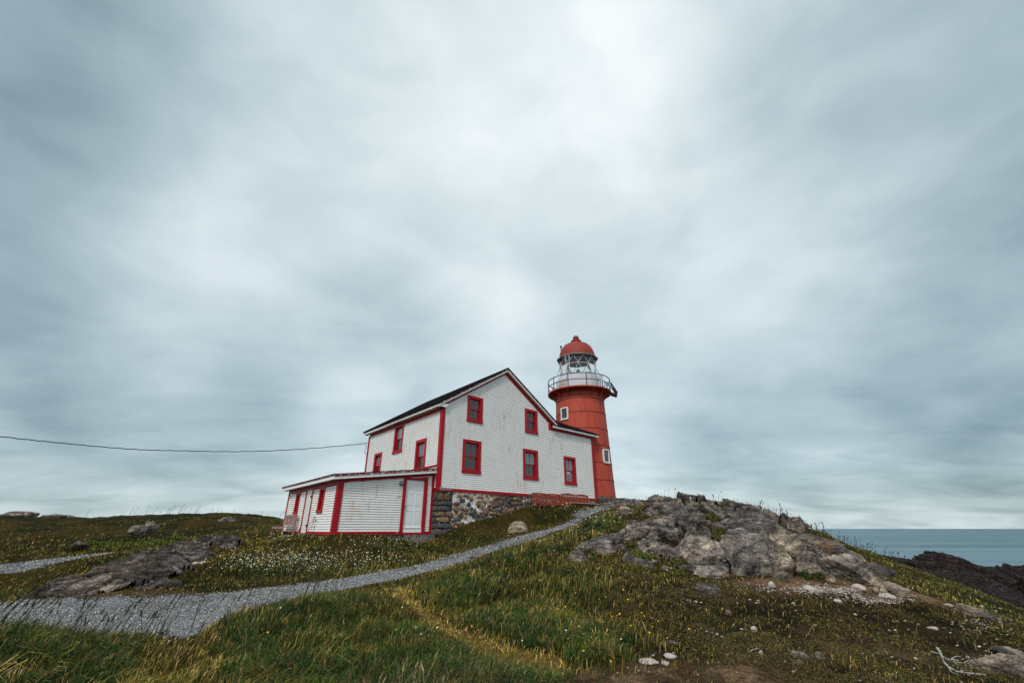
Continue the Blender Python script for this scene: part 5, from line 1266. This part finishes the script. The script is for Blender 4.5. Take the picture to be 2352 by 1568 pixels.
# ------------------------------------------------------------------ grass, heath, flowers
FT = np.array(FOOT)
hz = [P0 - .25 * nL, P0 + 12.5 * dR, P0 + 12.5 * dR + 9.5 * dL, Pc + 7.7 * dL, Pc - .05 * dR, Pb]
def in_house(x, y):
    pts = [(p[0], p[1]) for p in hz]; ins = np.zeros(len(x), bool)
    for (x0, y0), (x1, y1) in zip(pts, pts[1:] + pts[:1]):
        c_ = ((y0 > y) != (y1 > y)) & (x < (x1 - x0) * (y - y0) / (y1 - y0 + 1e-12) + x0); ins ^= c_
    return ins | (np.hypot(x - TX, y - TY) < 2.2)
def in_rocks(x, y, f=1.0):
    m = np.zeros(len(x), bool)
    for (cx, cy, a, b) in FT: m |= (((x - cx) / (a * f)) ** 2 + ((y - cy) / (b * f)) ** 2) < 1
    return m | (bed(x, y, 1) > -.02) | (bed(x, y, 2) > -.02)
def sample(n, seed, r0=3.6, r1=48, p=1.5, a0=-60, a1=58):
    r = np.random.default_rng(seed); k = 1 - p
    u = r.random(n); rad_ = (r0 ** k + u * (r1 ** k - r0 ** k)) ** (1 / k); th = np.radians(r.uniform(a0, a1, n))
    return rad_ * np.sin(th), rad_ * np.cos(th)
def blades(name, x, y, h, w, lean, col, label, seed, wind=R(70), spread=1.2, tipc=1.5, head=None):
    """flat curved blades: five vertices, three triangles each"""
    n = len(x); r = np.random.default_rng(seed); z = H(x, y) - .01
    a = wind + r.normal(0, spread, n); dx, dy = np.sin(a), np.cos(a)
    b = r.uniform(0, 6.28, n); sx, sy = np.cos(b) * w / 2, np.sin(b) * w / 2
    ln = lean * h; V = np.empty((n, 5, 3))
    V[:, 0] = np.c_[x - sx, y - sy, z]; V[:, 1] = np.c_[x + sx, y + sy, z]
    mx, my, mz = x + dx * ln * .35, y + dy * ln * .35, z + h * .62
    V[:, 2] = np.c_[mx - sx * .8, my - sy * .8, mz]; V[:, 3] = np.c_[mx + sx * .8, my + sy * .8, mz]
    V[:, 4] = np.c_[x + dx * ln, y + dy * ln, z + h * (1 - .35 * np.minimum(lean, 1.2))]
    F0 = np.array([[0, 1, 3], [0, 3, 2], [2, 3, 4]]); F = (F0[None] + (np.arange(n) * 5)[:, None, None]).reshape(-1, 3)
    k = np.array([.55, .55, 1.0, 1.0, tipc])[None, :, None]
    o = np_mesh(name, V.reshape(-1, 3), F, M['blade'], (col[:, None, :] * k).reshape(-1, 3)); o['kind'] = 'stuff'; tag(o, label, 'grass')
    return o
def pick(cols, wts, n, r, var=.25):
    c = np.array(cols)[r.choice(len(cols), n, p=np.array(wts) / sum(wts))]
    return c * r.uniform(1 - var, 1 + var, (n, 1)) * r.uniform(.93, 1.07, (n, 3))
GC = [(.009, .033, .006), (.031, .064, .008), (.100, .108, .010), (.165, .112, .018), (.38, .26, .085), (.062, .032, .009)]
def main_grass(n, seed):
    x, y = sample(n, seed); r = np.random.default_rng(seed + 1)
    tall, heath, mead, bare, green = TALL(x, y), HEATH(x, y), MEADOW(x, y), BARE(x, y), GREEN(x, y)
    pd = np.minimum(seg_dist(x, y, PATH), seg_dist(x, y, PATH2)); sp = seg_dist(x, y, SPUR)
    tr = np.minimum(seg_dist(x, y, TRAIL), seg_dist(x, y, TRAIL2)); trm = (1 - sstep(-.08, .24, tr)) * np.where(x < -2.6, .55, 1.0)
    nz = fbm2(x / .9, y / .9, 3, 5) * .5 + .5; nf = fbm2(x / .28, y / .28, 2, 15) * .5 + .5
    keep = ((pd > r.normal(-.03, .17, n)) | ((fbm2(x / .8, y / .8, 3, 61) > .33) & (r.random(n) < .30))) & (sp > -.05) & ~in_house(x, y) & ~in_rocks(x, y, .95)
    keep &= r.random(n) < (1 - .93 * np.clip(heath, 0, 1) * (1 - .35 * green)) * (1 - .85 * np.clip(bare, 0, 1))
    h = .055 + .26 * tall * (.45 + .9 * nz) + .10 * np.clip(mead, 0, 1) * (.5 + nz) + .05 * nz
    edge = 1 - sstep(0, .9, pd); h *= (1 - .45 * edge * (1 - tall)); h *= (1 - .55 * trm); h *= .55 + .8 * nf
    h *= r.uniform(.55, 1.25, n)
    dist = np.hypot(x, y)
    c = pick(GC, [.10, .20, .22, .26, .10, .12], n, r)
    ct = pick(GC, [.34, .30, .16, .08, .06, .06], n, r); cd = pick(GC, [.02, .05, .18, .38, .22, .15], n, r)
    c = np.where((r.random(n) < tall)[:, None], ct, c); c = np.where((r.random(n) < np.maximum(trm * .9, edge * .35 * (1 - tall)))[:, None], cd * 2.1, c)
    patch = fbm2(x / 2.6, y / 2.6, 3, 77); c = np.where((r.random(n) < sstep(.0, .35, patch) * .6 * (1 - tall))[:, None], cd, c)
    c = np.where((r.random(n) < green)[:, None], pick([(.075, .088, .016), (.10, .095, .022), (.05, .06, .014)], [1, 1, 1], n, r), c)
    nb_ = fbm2(x / 3.7, y / 3.7, 3, 145) * .5 + .5; c *= (.10 + 1.0 * nz + .75 * nb_)[:, None]
    w = np.maximum(.0035, dist * .0010) * r.uniform(.7, 1.5, n)
    k = keep
    blades('grass', x[k], y[k], h[k], w[k], np.clip(r.normal(.55, .3, n), .05, 1.3)[k], c[k], 'coarse green and straw coloured grass over the headland', seed + 2)
main_grass(430000, 101)
# tufts of long grass: every blade leans out from the heart of its tuft
def tussock(nt, per, seed):
    cx, cy = sample(nt, seed, 3.4, 22, 1.35, -60, 32); r = np.random.default_rng(seed); tall = TALL(cx, cy)
    pd = seg_dist(cx, cy, PATH); tr = np.minimum(seg_dist(cx, cy, TRAIL), seg_dist(cx, cy, TRAIL2))
    k = (r.random(nt) < tall ** .8) & (pd > .02) & (tr > .10); cx, cy, tall = cx[k], cy[k], tall[k]; m = len(cx)
    big = r.random(m) ** 1.6; ht = (.10 + .24 * tall * big + .05); tw_ = R(75) + r.normal(0, .5, m)
    tone = pick(GC, [.46, .32, .13, .04, .03, .02], m, r, .55)
    x0, y0 = np.repeat(cx, per), np.repeat(cy, per); n = m * per; a = r.uniform(0, 2 * math.pi, n); rd = r.random(n) ** .7 * np.repeat(.03 + .10 * big, per)
    x, y = x0 + np.sin(a) * rd, y0 + np.cos(a) * rd; h = np.repeat(ht, per) * r.uniform(.55, 1.15, n); lean = np.clip(r.normal(.75, .35, n), .1, 1.5)
    w = np.maximum(.004, np.hypot(x, y) * .0008) * r.uniform(.6, 1.4, n); z = H(x0, y0) - .01
    ww = np.repeat(tw_, per); dx, dy = np.sin(a) * .8 + np.sin(ww) * .6, np.cos(a) * .8 + np.cos(ww) * .6
    b = r.uniform(0, 6.28, n); sx, sy = np.cos(b) * w / 2, np.sin(b) * w / 2; ln = lean * h; V = np.empty((n, 7, 3))
    V[:, 0] = np.c_[x - sx, y - sy, z]; V[:, 1] = np.c_[x + sx, y + sy, z]
    for q_, (f, zf, wf) in enumerate(((.22, .50, 1.0), (.58, .84, .75))):
        mx, my, mz = x + dx * ln * f, y + dy * ln * f, z + h * zf * (1 - .10 * lean); V[:, 2 + 2 * q_] = np.c_[mx - sx * wf, my - sy * wf, mz]; V[:, 3 + 2 * q_] = np.c_[mx + sx * wf, my + sy * wf, mz]
    V[:, 6] = np.c_[x + dx * ln, y + dy * ln, z + h * (1.0 - .42 * lean)]
    F0 = np.array([[0, 1, 3], [0, 3, 2], [2, 3, 5], [2, 5, 4], [4, 5, 6]]); F = (F0[None] + (np.arange(n) * 7)[:, None, None]).reshape(-1, 3)
    c = np.repeat(tone, per, axis=0) * r.uniform(.55, 1.6, (n, 1)); dry = r.random(n) < .09; c[dry] = np.array([.24, .17, .08]) * r.uniform(.6, 1.2, (dry.sum(), 1))
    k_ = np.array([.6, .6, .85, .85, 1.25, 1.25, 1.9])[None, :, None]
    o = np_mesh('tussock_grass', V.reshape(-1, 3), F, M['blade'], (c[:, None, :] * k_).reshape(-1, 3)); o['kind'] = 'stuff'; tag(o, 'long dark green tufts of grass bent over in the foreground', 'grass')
tussock(17000, 34, 201)
# seed stalks of the grass, upright with a thicker head
def stalks(n, seed):
    x, y = sample(n, seed, 4.5, 40, 1.5, -60, 57); r = np.random.default_rng(seed); tall, mead, heath = TALL(x, y), MEADOW(x, y), HEATH(x, y)
    pd = np.minimum(seg_dist(x, y, PATH), seg_dist(x, y, PATH2)); tr = np.minimum(seg_dist(x, y, TRAIL), seg_dist(x, y, TRAIL2))
    k = (r.random(n) < .06 + .20 * tall + .3 * mead - .04 * heath) & (pd > .06) & (tr > .1) & ~in_house(x, y) & ~in_rocks(x, y); x, y, tall = x[k], y[k], tall[k]; m = len(x)
    z = H(x, y); h = (.20 + .26 * tall) * r.uniform(.7, 1.3, m); d = np.hypot(x, y); w = np.maximum(.0022, d * .00045)
    a = R(75) + r.normal(0, 1.3, m); ln = h * np.clip(r.normal(.35, .22, m), .0, .9); dx, dy = np.sin(a), np.cos(a); sx = w
    tx_, ty_, tz_ = x + dx * ln, y + dy * ln, z + h; hw = w * r.uniform(1.6, 3.0, m); hl = h * .2
    V = np.empty((m, 8, 3)); ux, uy, uz = dx * .5, dy * .5, .87
    V[:, 0] = np.c_[x - sx, y, z]; V[:, 1] = np.c_[x + sx, y, z]; V[:, 2] = np.c_[tx_ - sx * .7, ty_, tz_]; V[:, 3] = np.c_[tx_ + sx * .7, ty_, tz_]
    V[:, 4] = np.c_[tx_ - hw, ty_, tz_ + hl * .3]; V[:, 5] = np.c_[tx_ + hw, ty_, tz_ + hl * .3]; V[:, 6] = np.c_[tx_ + dx * hl * .5, ty_ + dy * hl * .5, tz_ + hl]; V[:, 7] = np.c_[tx_, ty_ + hw, tz_ + hl * .4]
    F0 = np.array([[0, 1, 3], [0, 3, 2], [2, 3, 5], [2, 5, 4], [4, 5, 6], [2, 7, 6]]); F = (F0[None] + (np.arange(m) * 8)[:, None, None]).reshape(-1, 3)
    c = pick([(.035, .030, .016), (.09, .07, .035), (.26, .20, .12), (.03, .045, .015)], [.35, .3, .12, .23], m, r)
    o = np_mesh('seed_stalks', V.reshape(-1, 3), F, M['blade'], np.repeat(c, 8, axis=0)); o['kind'] = 'stuff'; tag(o, 'thin seed heads standing above the grass', 'grass')
stalks(17000, 301)
def tall_stalks(L, seed, hr, wmul, label):
    r = np.random.default_rng(seed); P = []
    for (px, Y, sx, sy, n) in L: c0 = at(px, 1300, Y); P.append(np.c_[r.normal(c0[0], sx, n), r.normal(Y, sy, n)])
    P = np.vstack(P); P = P[(seg_dist(P[:, 0], P[:, 1], PATH) > .1) & (P[:, 1] > 4.5)]; k = MB()
    for (x, y) in P:
        h = r.uniform(*hr); a = R(80) + r.normal(0, .7); ln = h * r.uniform(.15, .5); z = gz(x, y); w = .0035 * wmul
        b = Vector((x, y, z)); t_ = b + Vector((math.sin(a) * ln, math.cos(a) * ln, h)); m_ = b + Vector((math.sin(a) * ln * .35, math.cos(a) * ln * .35, h * .6)); d = (t_ - m_).normalized()
        k.tube([b, m_, t_, t_ + d * h * .05, t_ + d * h * .14, t_ + d * h * .2], [w, w * .8, w * .6, w * 2.2, w * 1.8, w * .3], 4)
    o = k.build('reed_stalks', M['weed']); o['kind'] = 'stuff'; tag(o, label, 'grass')
M['weed'] = paint('dry weed stalk', (.040, .042, .020), .9)
tall_stalks([(60, 7.4, 1.3, .6, 85), (330, 7.9, .8, .5, 22), (450, 9.0, .35, .4, 12), (700, 10.2, .8, .4, 30), (1130, 13.6, .8, .8, 30)], 881, (.42, .72), 1.5, 'dark upright seed stalks leaning over the gravel path')
tall_stalks([(1980, 19.6, 2.2, .5, 110), (1850, 20.2, 1.2, .5, 40), (1600, 19.3, 2.0, .4, 26), (1430, 21, 1.4, .6, 26)], 882, (.16, .42), 1.7, 'thin dry grass stalks fringing the right skyline')
tall_stalks([(330, 43, 2.5, 1.2, 26), (560, 42, 5, 1.2, 14), (640, 41, .8, .8, 8), (560, 20, 2, 2, 30)], 883, (.15, .8), 3.0, 'thin grass stalks on the left skyline')
def leaves(name, pos, size, col, label, cat, seed, up=.5):
    n = len(pos); r = np.random.default_rng(seed)
    a = r.normal(size=(n, 3)); a /= np.linalg.norm(a, axis=1)[:, None]; nrm = r.normal(size=(n, 3)); nrm[:, 2] += up; b = np.cross(a, nrm); b /= np.linalg.norm(b, axis=1)[:, None] + 1e-9
    V = np.stack([pos - a * size[:, None] * .5, pos + b * size[:, None] * .35, pos + a * size[:, None] * .6, pos - b * size[:, None] * .35], 1)
    F = (np.array([[0, 1, 2, 3]])[None] + (np.arange(n) * 4)[:, None, None]).reshape(-1, 4)
    o = np_mesh(name, V.reshape(-1, 3), F, M['blade'], np.repeat(col, 4, axis=0)); o['kind'] = 'stuff'; tag(o, label, cat)
    return o
def heath_cover(n, seed):
    x, y = sample(n, seed, 3.8, 30, 1.55, -20, 58); r = np.random.default_rng(seed); he = HEATH(x, y); gr = GREEN(x, y); bare = BARE(x, y); nz = fbm2(x / .5, y / .5, 3, 91) * .5 + .5; nb = fbm2(x / 1.7, y / 1.7, 3, 93) * .5 + .5
    k = (r.random(n) < np.clip(he * 1.3 + gr * .3, 0, 1) * (1 - .92 * bare) * sstep(.36, .60, nz + .25 * (nb - .5))) & ~in_rocks(x, y, .9) & (seg_dist(x, y, TRAIL) > .1)
    x, y, nz, nb, gr = x[k], y[k], nz[k], nb[k], gr[k]; m = len(x); q_ = 5
    X = np.repeat(x, q_) + r.normal(0, .028, m * q_) * np.repeat(np.hypot(x, y), q_) * .11; Y_ = np.repeat(y, q_) + r.normal(0, .028, m * q_) * np.repeat(np.hypot(x, y), q_) * .11
    hh = np.repeat(.015 + .10 * sstep(.42, .75, nz), q_) * r.random(m * q_); Z = H(X, Y_) + hh
    c = pick([(.014, .024, .005), (.066, .054, .009), (.094, .044, .012), (.18, .120, .026), (.024, .014, .007), (.28, .19, .10)], [.28, .26, .16, .14, .14, .02], m, r, .3)
    cg = pick([(.11, .105, .013), (.070, .076, .012), (.16, .12, .03)], [1, 1, .6], m, r, .3); c = np.where((r.random(m) < gr * .9)[:, None], cg, c)
    tan = sstep(.5, .68, nb)[:, None]; c = c * (1 - tan * .45) + np.array([[.10, .072, .036]]) * tan * .45
    s = np.repeat(np.hypot(x, y), q_) * r.uniform(.0011, .0025, m * q_)
    leaves('heath', np.c_[X, Y_, Z], s, np.repeat(c, q_, axis=0) * r.uniform(.7, 1.3, (m * q_, 1)), 'dark brown and olive crowberry heath over the right slope', 'heath', seed + 1)
heath_cover(210000, 401)
# leafy clumps
def clump(px, py, wpx, hpx, n, cols, seed, Y=None, leaf=.0035):
    g = hit(px, py) if Y is None else at(px, py, Y); k = g[1] / ray(px, py)[1]; w, h = wpx * k / 2, hpx * k; r = np.random.default_rng(seed)
    nb = 7; cx = r.uniform(-1, 1, nb) * w * .75; cy = r.uniform(-1, 1, nb) * w * .4; ch = h * r.uniform(.55, 1, nb) * (1 - .4 * np.abs(cx) / (w + 1e-6))
    j = r.integers(0, nb, n); v = r.normal(size=(n, 3)); v /= np.linalg.norm(v, axis=1)[:, None]; rad_ = r.random(n) ** .4
    X = g[0] + cx[j] + v[:, 0] * rad_ * w * .38; Yy = g[1] + w * .3 + cy[j] + v[:, 1] * rad_ * w * .38; Z = H(X, Yy) + np.abs(v[:, 2]) * rad_ * ch[j]
    return np.c_[X, Yy, Z], g[1] * leaf * r.uniform(.6, 1.4, n), pick(cols, [1] * len(cols), n, r, .35)
fern = [(.075, .11, .014), (.045, .075, .012), (.13, .15, .02)]; dk = [(.018, .036, .009), (.030, .052, .012), (.060, .072, .014)]; oli = [(.075, .075, .014), (.036, .040, .010), (.13, .11, .02)]
def clumps(name, L, label, seed):
    A = [clump(*c, seed + i) if len(c) == 6 else clump(*c[:6], seed + i, Y=c[6]) for i, c in enumerate(L)]
    return leaves(name, np.vstack([a[0] for a in A]), np.concatenate([a[1] for a in A]), np.vstack([a[2] for a in A]), label, 'plants', seed, .8)
clumps('fern_patch', [(390,1258,40,26,900,fern,24),(345,1262,60,18,900,fern,24),(260,1258,70,14,700,fern,25),(215,1250,70,12,600,fern,26),(310,1245,50,14,500,fern,27),(500,1240,40,10,400,oli,27),(330,1228,90,10,500,oli,29)], 'bright green fern patches on the left hillside', 501)
clumps('leafy_undergrowth', [(1365,1222,60,40,1900,dk,16.5),(1330,1240,50,30,1200,dk,15.5),(1395,1200,56,30,1300,fern,18),(1290,1260,60,26,1100,dk,14),(1290,1315,70,30,1500,dk,11.8),(1090,1330,60,24,900,dk,11.5),(1170,1290,70,26,1000,dk,13.5)], 'dark leafy undergrowth with pale flowers between path and mound', 521)
clumps('crowberry_cushion', [(1660,1245,90,20,1500,oli,15.4),(1700,1262,70,22,1100,oli,14.6),(1850,1240,120,26,1900,dk,15.6),(1480,1290,70,22,1000,fern,13.0),(1440,1265,80,22,1200,oli,14.2),(1560,1300,50,16,600,oli,12.6),(1420,1212,70,20,1000,oli,16.5),(1640,1208,60,16,700,oli,16.8),(1520,1200,90,14,700,oli,17),(1960,1300,60,18,900,fern,13.6),(2060,1290,150,16,1500,oli,17.5),(1700,1300,50,18,700,oli,12.9),(1560,1340,80,18,900,oli,11.6),(1470,1330,70,18,900,oli,11.8),(1990,1345,60,14,700,dk,11.6),(1880,1345,60,16,700,dk,11.6),(1670,1178,40,8,300,oli,18.4),(1600,1262,60,10,400,oli,14.2)], 'olive crowberry cushions growing among the mound rocks', 541)

# flowers
def flowers(name, L, seed, cols, size, label, cat, hgt=(.12, .26), petals=6):
    P = gauss_px(L, seed); h_ = hit_many(P); h_ = h_[h_[:, 3] > 0]; r = np.random.default_rng(seed)
    x, y, z = h_[:, 0], h_[:, 1], h_[:, 2]; k = ~in_house(x, y) & ~in_rocks(x, y) & (seg_dist(x, y, PATH) > -.15); x, y, z = x[k], y[k], z[k]; n = len(x)
    hh = r.uniform(*hgt, n); s = (size[0] + r.random(n) ** 2.5 * (size[1] - size[0])) * np.maximum(1, y / 17)
    ctr = np.c_[x + r.normal(0, .02, n), y + r.normal(0, .02, n), z + hh]
    nn = np.c_[r.normal(0, .35, n), r.normal(-.45, .3, n), np.ones(n)]; nn /= np.linalg.norm(nn, axis=1)[:, None]
    a = np.cross(nn, [1.0, 0, 0]); a /= np.linalg.norm(a, axis=1)[:, None]; b = np.cross(nn, a)
    ring = [ctr + (a * math.cos(2 * math.pi * i / petals) + b * math.sin(2 * math.pi * i / petals)) * (s * (1 if i % 2 else .72))[:, None] for i in range(petals)]
    V = np.stack([ctr + nn * (s * .3)[:, None]] + ring + [ctr - nn * (s * .2)[:, None], np.c_[x - .0015 - y * .0003, y, z], np.c_[x + .0015 + y * .0003, y, z]], 1); m = V.shape[1]
    F0 = np.array([[0, 1 + i, 1 + (i + 1) % petals] for i in range(petals)] + [[petals + 1, petals + 2, petals + 3]]); F = (F0[None] + (np.arange(n) * m)[:, None, None]).reshape(-1, 3)
    c = pick(cols, [1] * len(cols), n, r, .12); cc = np.repeat(c, m, axis=0).reshape(n, m, 3); cc[:, petals + 1:] = (.04, .06, .02)
    o = np_mesh(name, V.reshape(-1, 3), F, M['petal'], cc.reshape(-1, 3)); o['kind'] = 'stuff'; tag(o, label, cat)
flowers('white_wildflowers', [(640,1290,70,11,420),(720,1310,90,13,260),(840,1290,60,15,180),(655,1238,22,7,70),(880,1250,40,8,80),(560,1300,30,10,90),(1385,1195,22,14,190),(1350,1225,20,12,60),(1305,1165,12,4,22),(275,1312,12,7,12),(1280,1250,40,25,20),(1200,1420,220,60,16),(1540,1340,80,40,8),(350,1210,20,5,14),(420,1290,60,25,14),(960,1250,20,10,20)], 601, [(.66,.62,.46),(.72,.69,.58),(.58,.50,.30)], (.010, .027), 'white yarrow and daisies scattered through the meadow', 'wildflowers')
flowers('yellow_wildflowers', [(570,1262,35,18,70),(620,1290,80,20,120),(800,1300,90,20,50),(1180,1232,22,8,14),(1170,1255,26,6,12),(1240,1245,40,14,14),(1480,1420,110,45,34),(1330,1350,120,60,16),(215,1330,30,28,16),(700,1480,300,50,7),(2130,1280,40,10,8),(1400,1180,20,12,16),(150,1465,70,20,4),(1380,1480,80,40,8)], 611, [(.62,.40,.02),(.70,.47,.03)], (.011, .022), 'yellow hawkweed and buttercups dotted over the grass', 'wildflowers')
flowers('pink_clover', [(1100,1425,40,18,9),(1150,1260,40,12,14),(600,1310,120,20,26)], 621, [(.33,.10,.22),(.40,.16,.28)], (.011, .018), 'pink clover heads low in the grass', 'wildflowers')

# skyline weeds and dead wood
def weed(px, py, hpx, seed, label, grp='dry weeds standing on the right skyline', Y=None):
    g = hit(px, py) if Y is None else at(px, py, Y); g = np.array([g[0], g[1], gz(g[0], g[1])]); h = hpx * g[1] / ray(px, py)[1] + .05; r = random.Random(seed); k = MB()
    l_ = r.uniform(-.15, .1); p = [(g[0] + l_ * h * t * t, g[1], g[2] - .03 + h * t) for t in (0, .35, .7, 1)]
    k.tube(p, [.011, .010, .008, .006], 5)
    for i in range(9):
        t = .62 + .38 * i / 9; b = Vector((g[0] + l_ * h * t * t, g[1], g[2] + h * t)); d = Vector((r.uniform(-1, 1), r.uniform(-1, 1), r.uniform(.2, 1))).normalized() * r.uniform(.02, .05)
        k.tube([b, b + d * .6, b + d], [.004, .013, .003], 5)
    o = k.build('dry_weed', M['weed']); tag(o, label, 'plant', grp); return o
M['weed'] = paint('dry weed stalk', (.045, .038, .022), .9)
for i, (px, py, h, lb) in enumerate([(1803,1196,36,'tallest dry weed with a dense head on the mound skyline'),(1797,1194,22,'slender weed just left of the tallest skyline weed'),(1812,1200,24,'thin weed just right of the tallest skyline weed'),(1830,1206,16,'short weed halfway down the skyline toward the sea'),
   (1867,1222,14,'short branching weed where the sea horizon starts'),(1879,1226,20,'flat topped weed against the sea horizon'),(1898,1236,32,'tall single weed standing against the sea'),(1905,1240,13,'small weed at the foot of the tall single sea weed'),(1842,1212,18,'thin weed between the two tall skyline weeds'),
   (1640,1150,12,'tiny weed on the rocks right of the summit'),(1470,1160,14,'thin weed on the skyline between lighthouse and summit'),(1455,1162,10,'short weed near the lighthouse side of the skyline'),(1745,1172,12,'tiny weed above the broken dark rock')]):
    weed(px, py, h, 700 + i, lb)
def branchy(name, px, py, L_, seed, label, Y=None):
    g = hit(px, py); s = g[1] / ray(px, py)[1]; k = MB(); r = random.Random(seed)
    for (pts, w) in L_:
        P_ = []
        for (dx, dy, up) in pts:
            q_ = hit(px + dx, py - dy); P_.append((q_[0], q_[1], gz(q_[0], q_[1]) + .03 + up * s))
        k.tube(P_, [w * s * 1.25 * (1 - .6 * i / (len(P_) - 1)) for i in range(len(P_))], 6)
    o = k.build(name, M['twig'], None, True); tag(o, label, 'branch'); return o
branchy('dead_branch', 2190, 1525, [([(-34,28,2),(-28,20,3),(-24,10,3),(-16,4,3),(-4,2,2),(14,0,2)],2.6),([(-50,22,1),(-38,18,2),(-26,14,3)],1.3),([(-24,10,3),(-20,-4,3),(-8,-16,2),(12,-26,1),(44,-30,1),(78,-34,1)],2.0),([(-16,4,3),(2,-4,2),(26,-6,2),(50,-10,1),(66,-20,1)],1.4),([(-4,2,2),(8,10,2),(20,10,1)],.9),([(2,-4,2),(18,-14,2),(40,-18,1)],1.0),([(12,-26,1),(30,-22,1),(56,-24,1)],.9),([(26,-6,2),(36,0,1),(48,2,1)],.8),([(-8,-16,2),(-2,-26,1),(14,-34,1)],.9)], 1, 'bleached branching root lying on the heath near the bottom right')
branchy('dead_branch', 1478, 1280, [([(0,0,0),(-2,1,8),(-4,1,16),(2,1,22)],.9),([(0,0,0),(4,1,10),(8,1,18)],.8),([(-3,1,10),(-12,1,13),(-22,1,12)],.5),([(4,1,10),(14,1,16),(20,1,22)],.5),([(-3,1,10),(-8,1,6),(-14,1,5)],.4)], 2, 'bleached bare twig standing in heath on the left of the mound')
branchy('dead_branch', 1730, 1500, [([(-6,-5,2),(0,0,2),(8,3,1),(14,5,0)],.8)], 3, 'short pale twig lying alone in the lower heath')
branchy('dead_branch', 1812, 1216, [([(0,0,0),(-1,0,6),(3,0,10)],1.0),([(-1,0,6),(-5,0,10)],.6)], 4, 'small bleached twig sticking out of moss below the mound skyline')
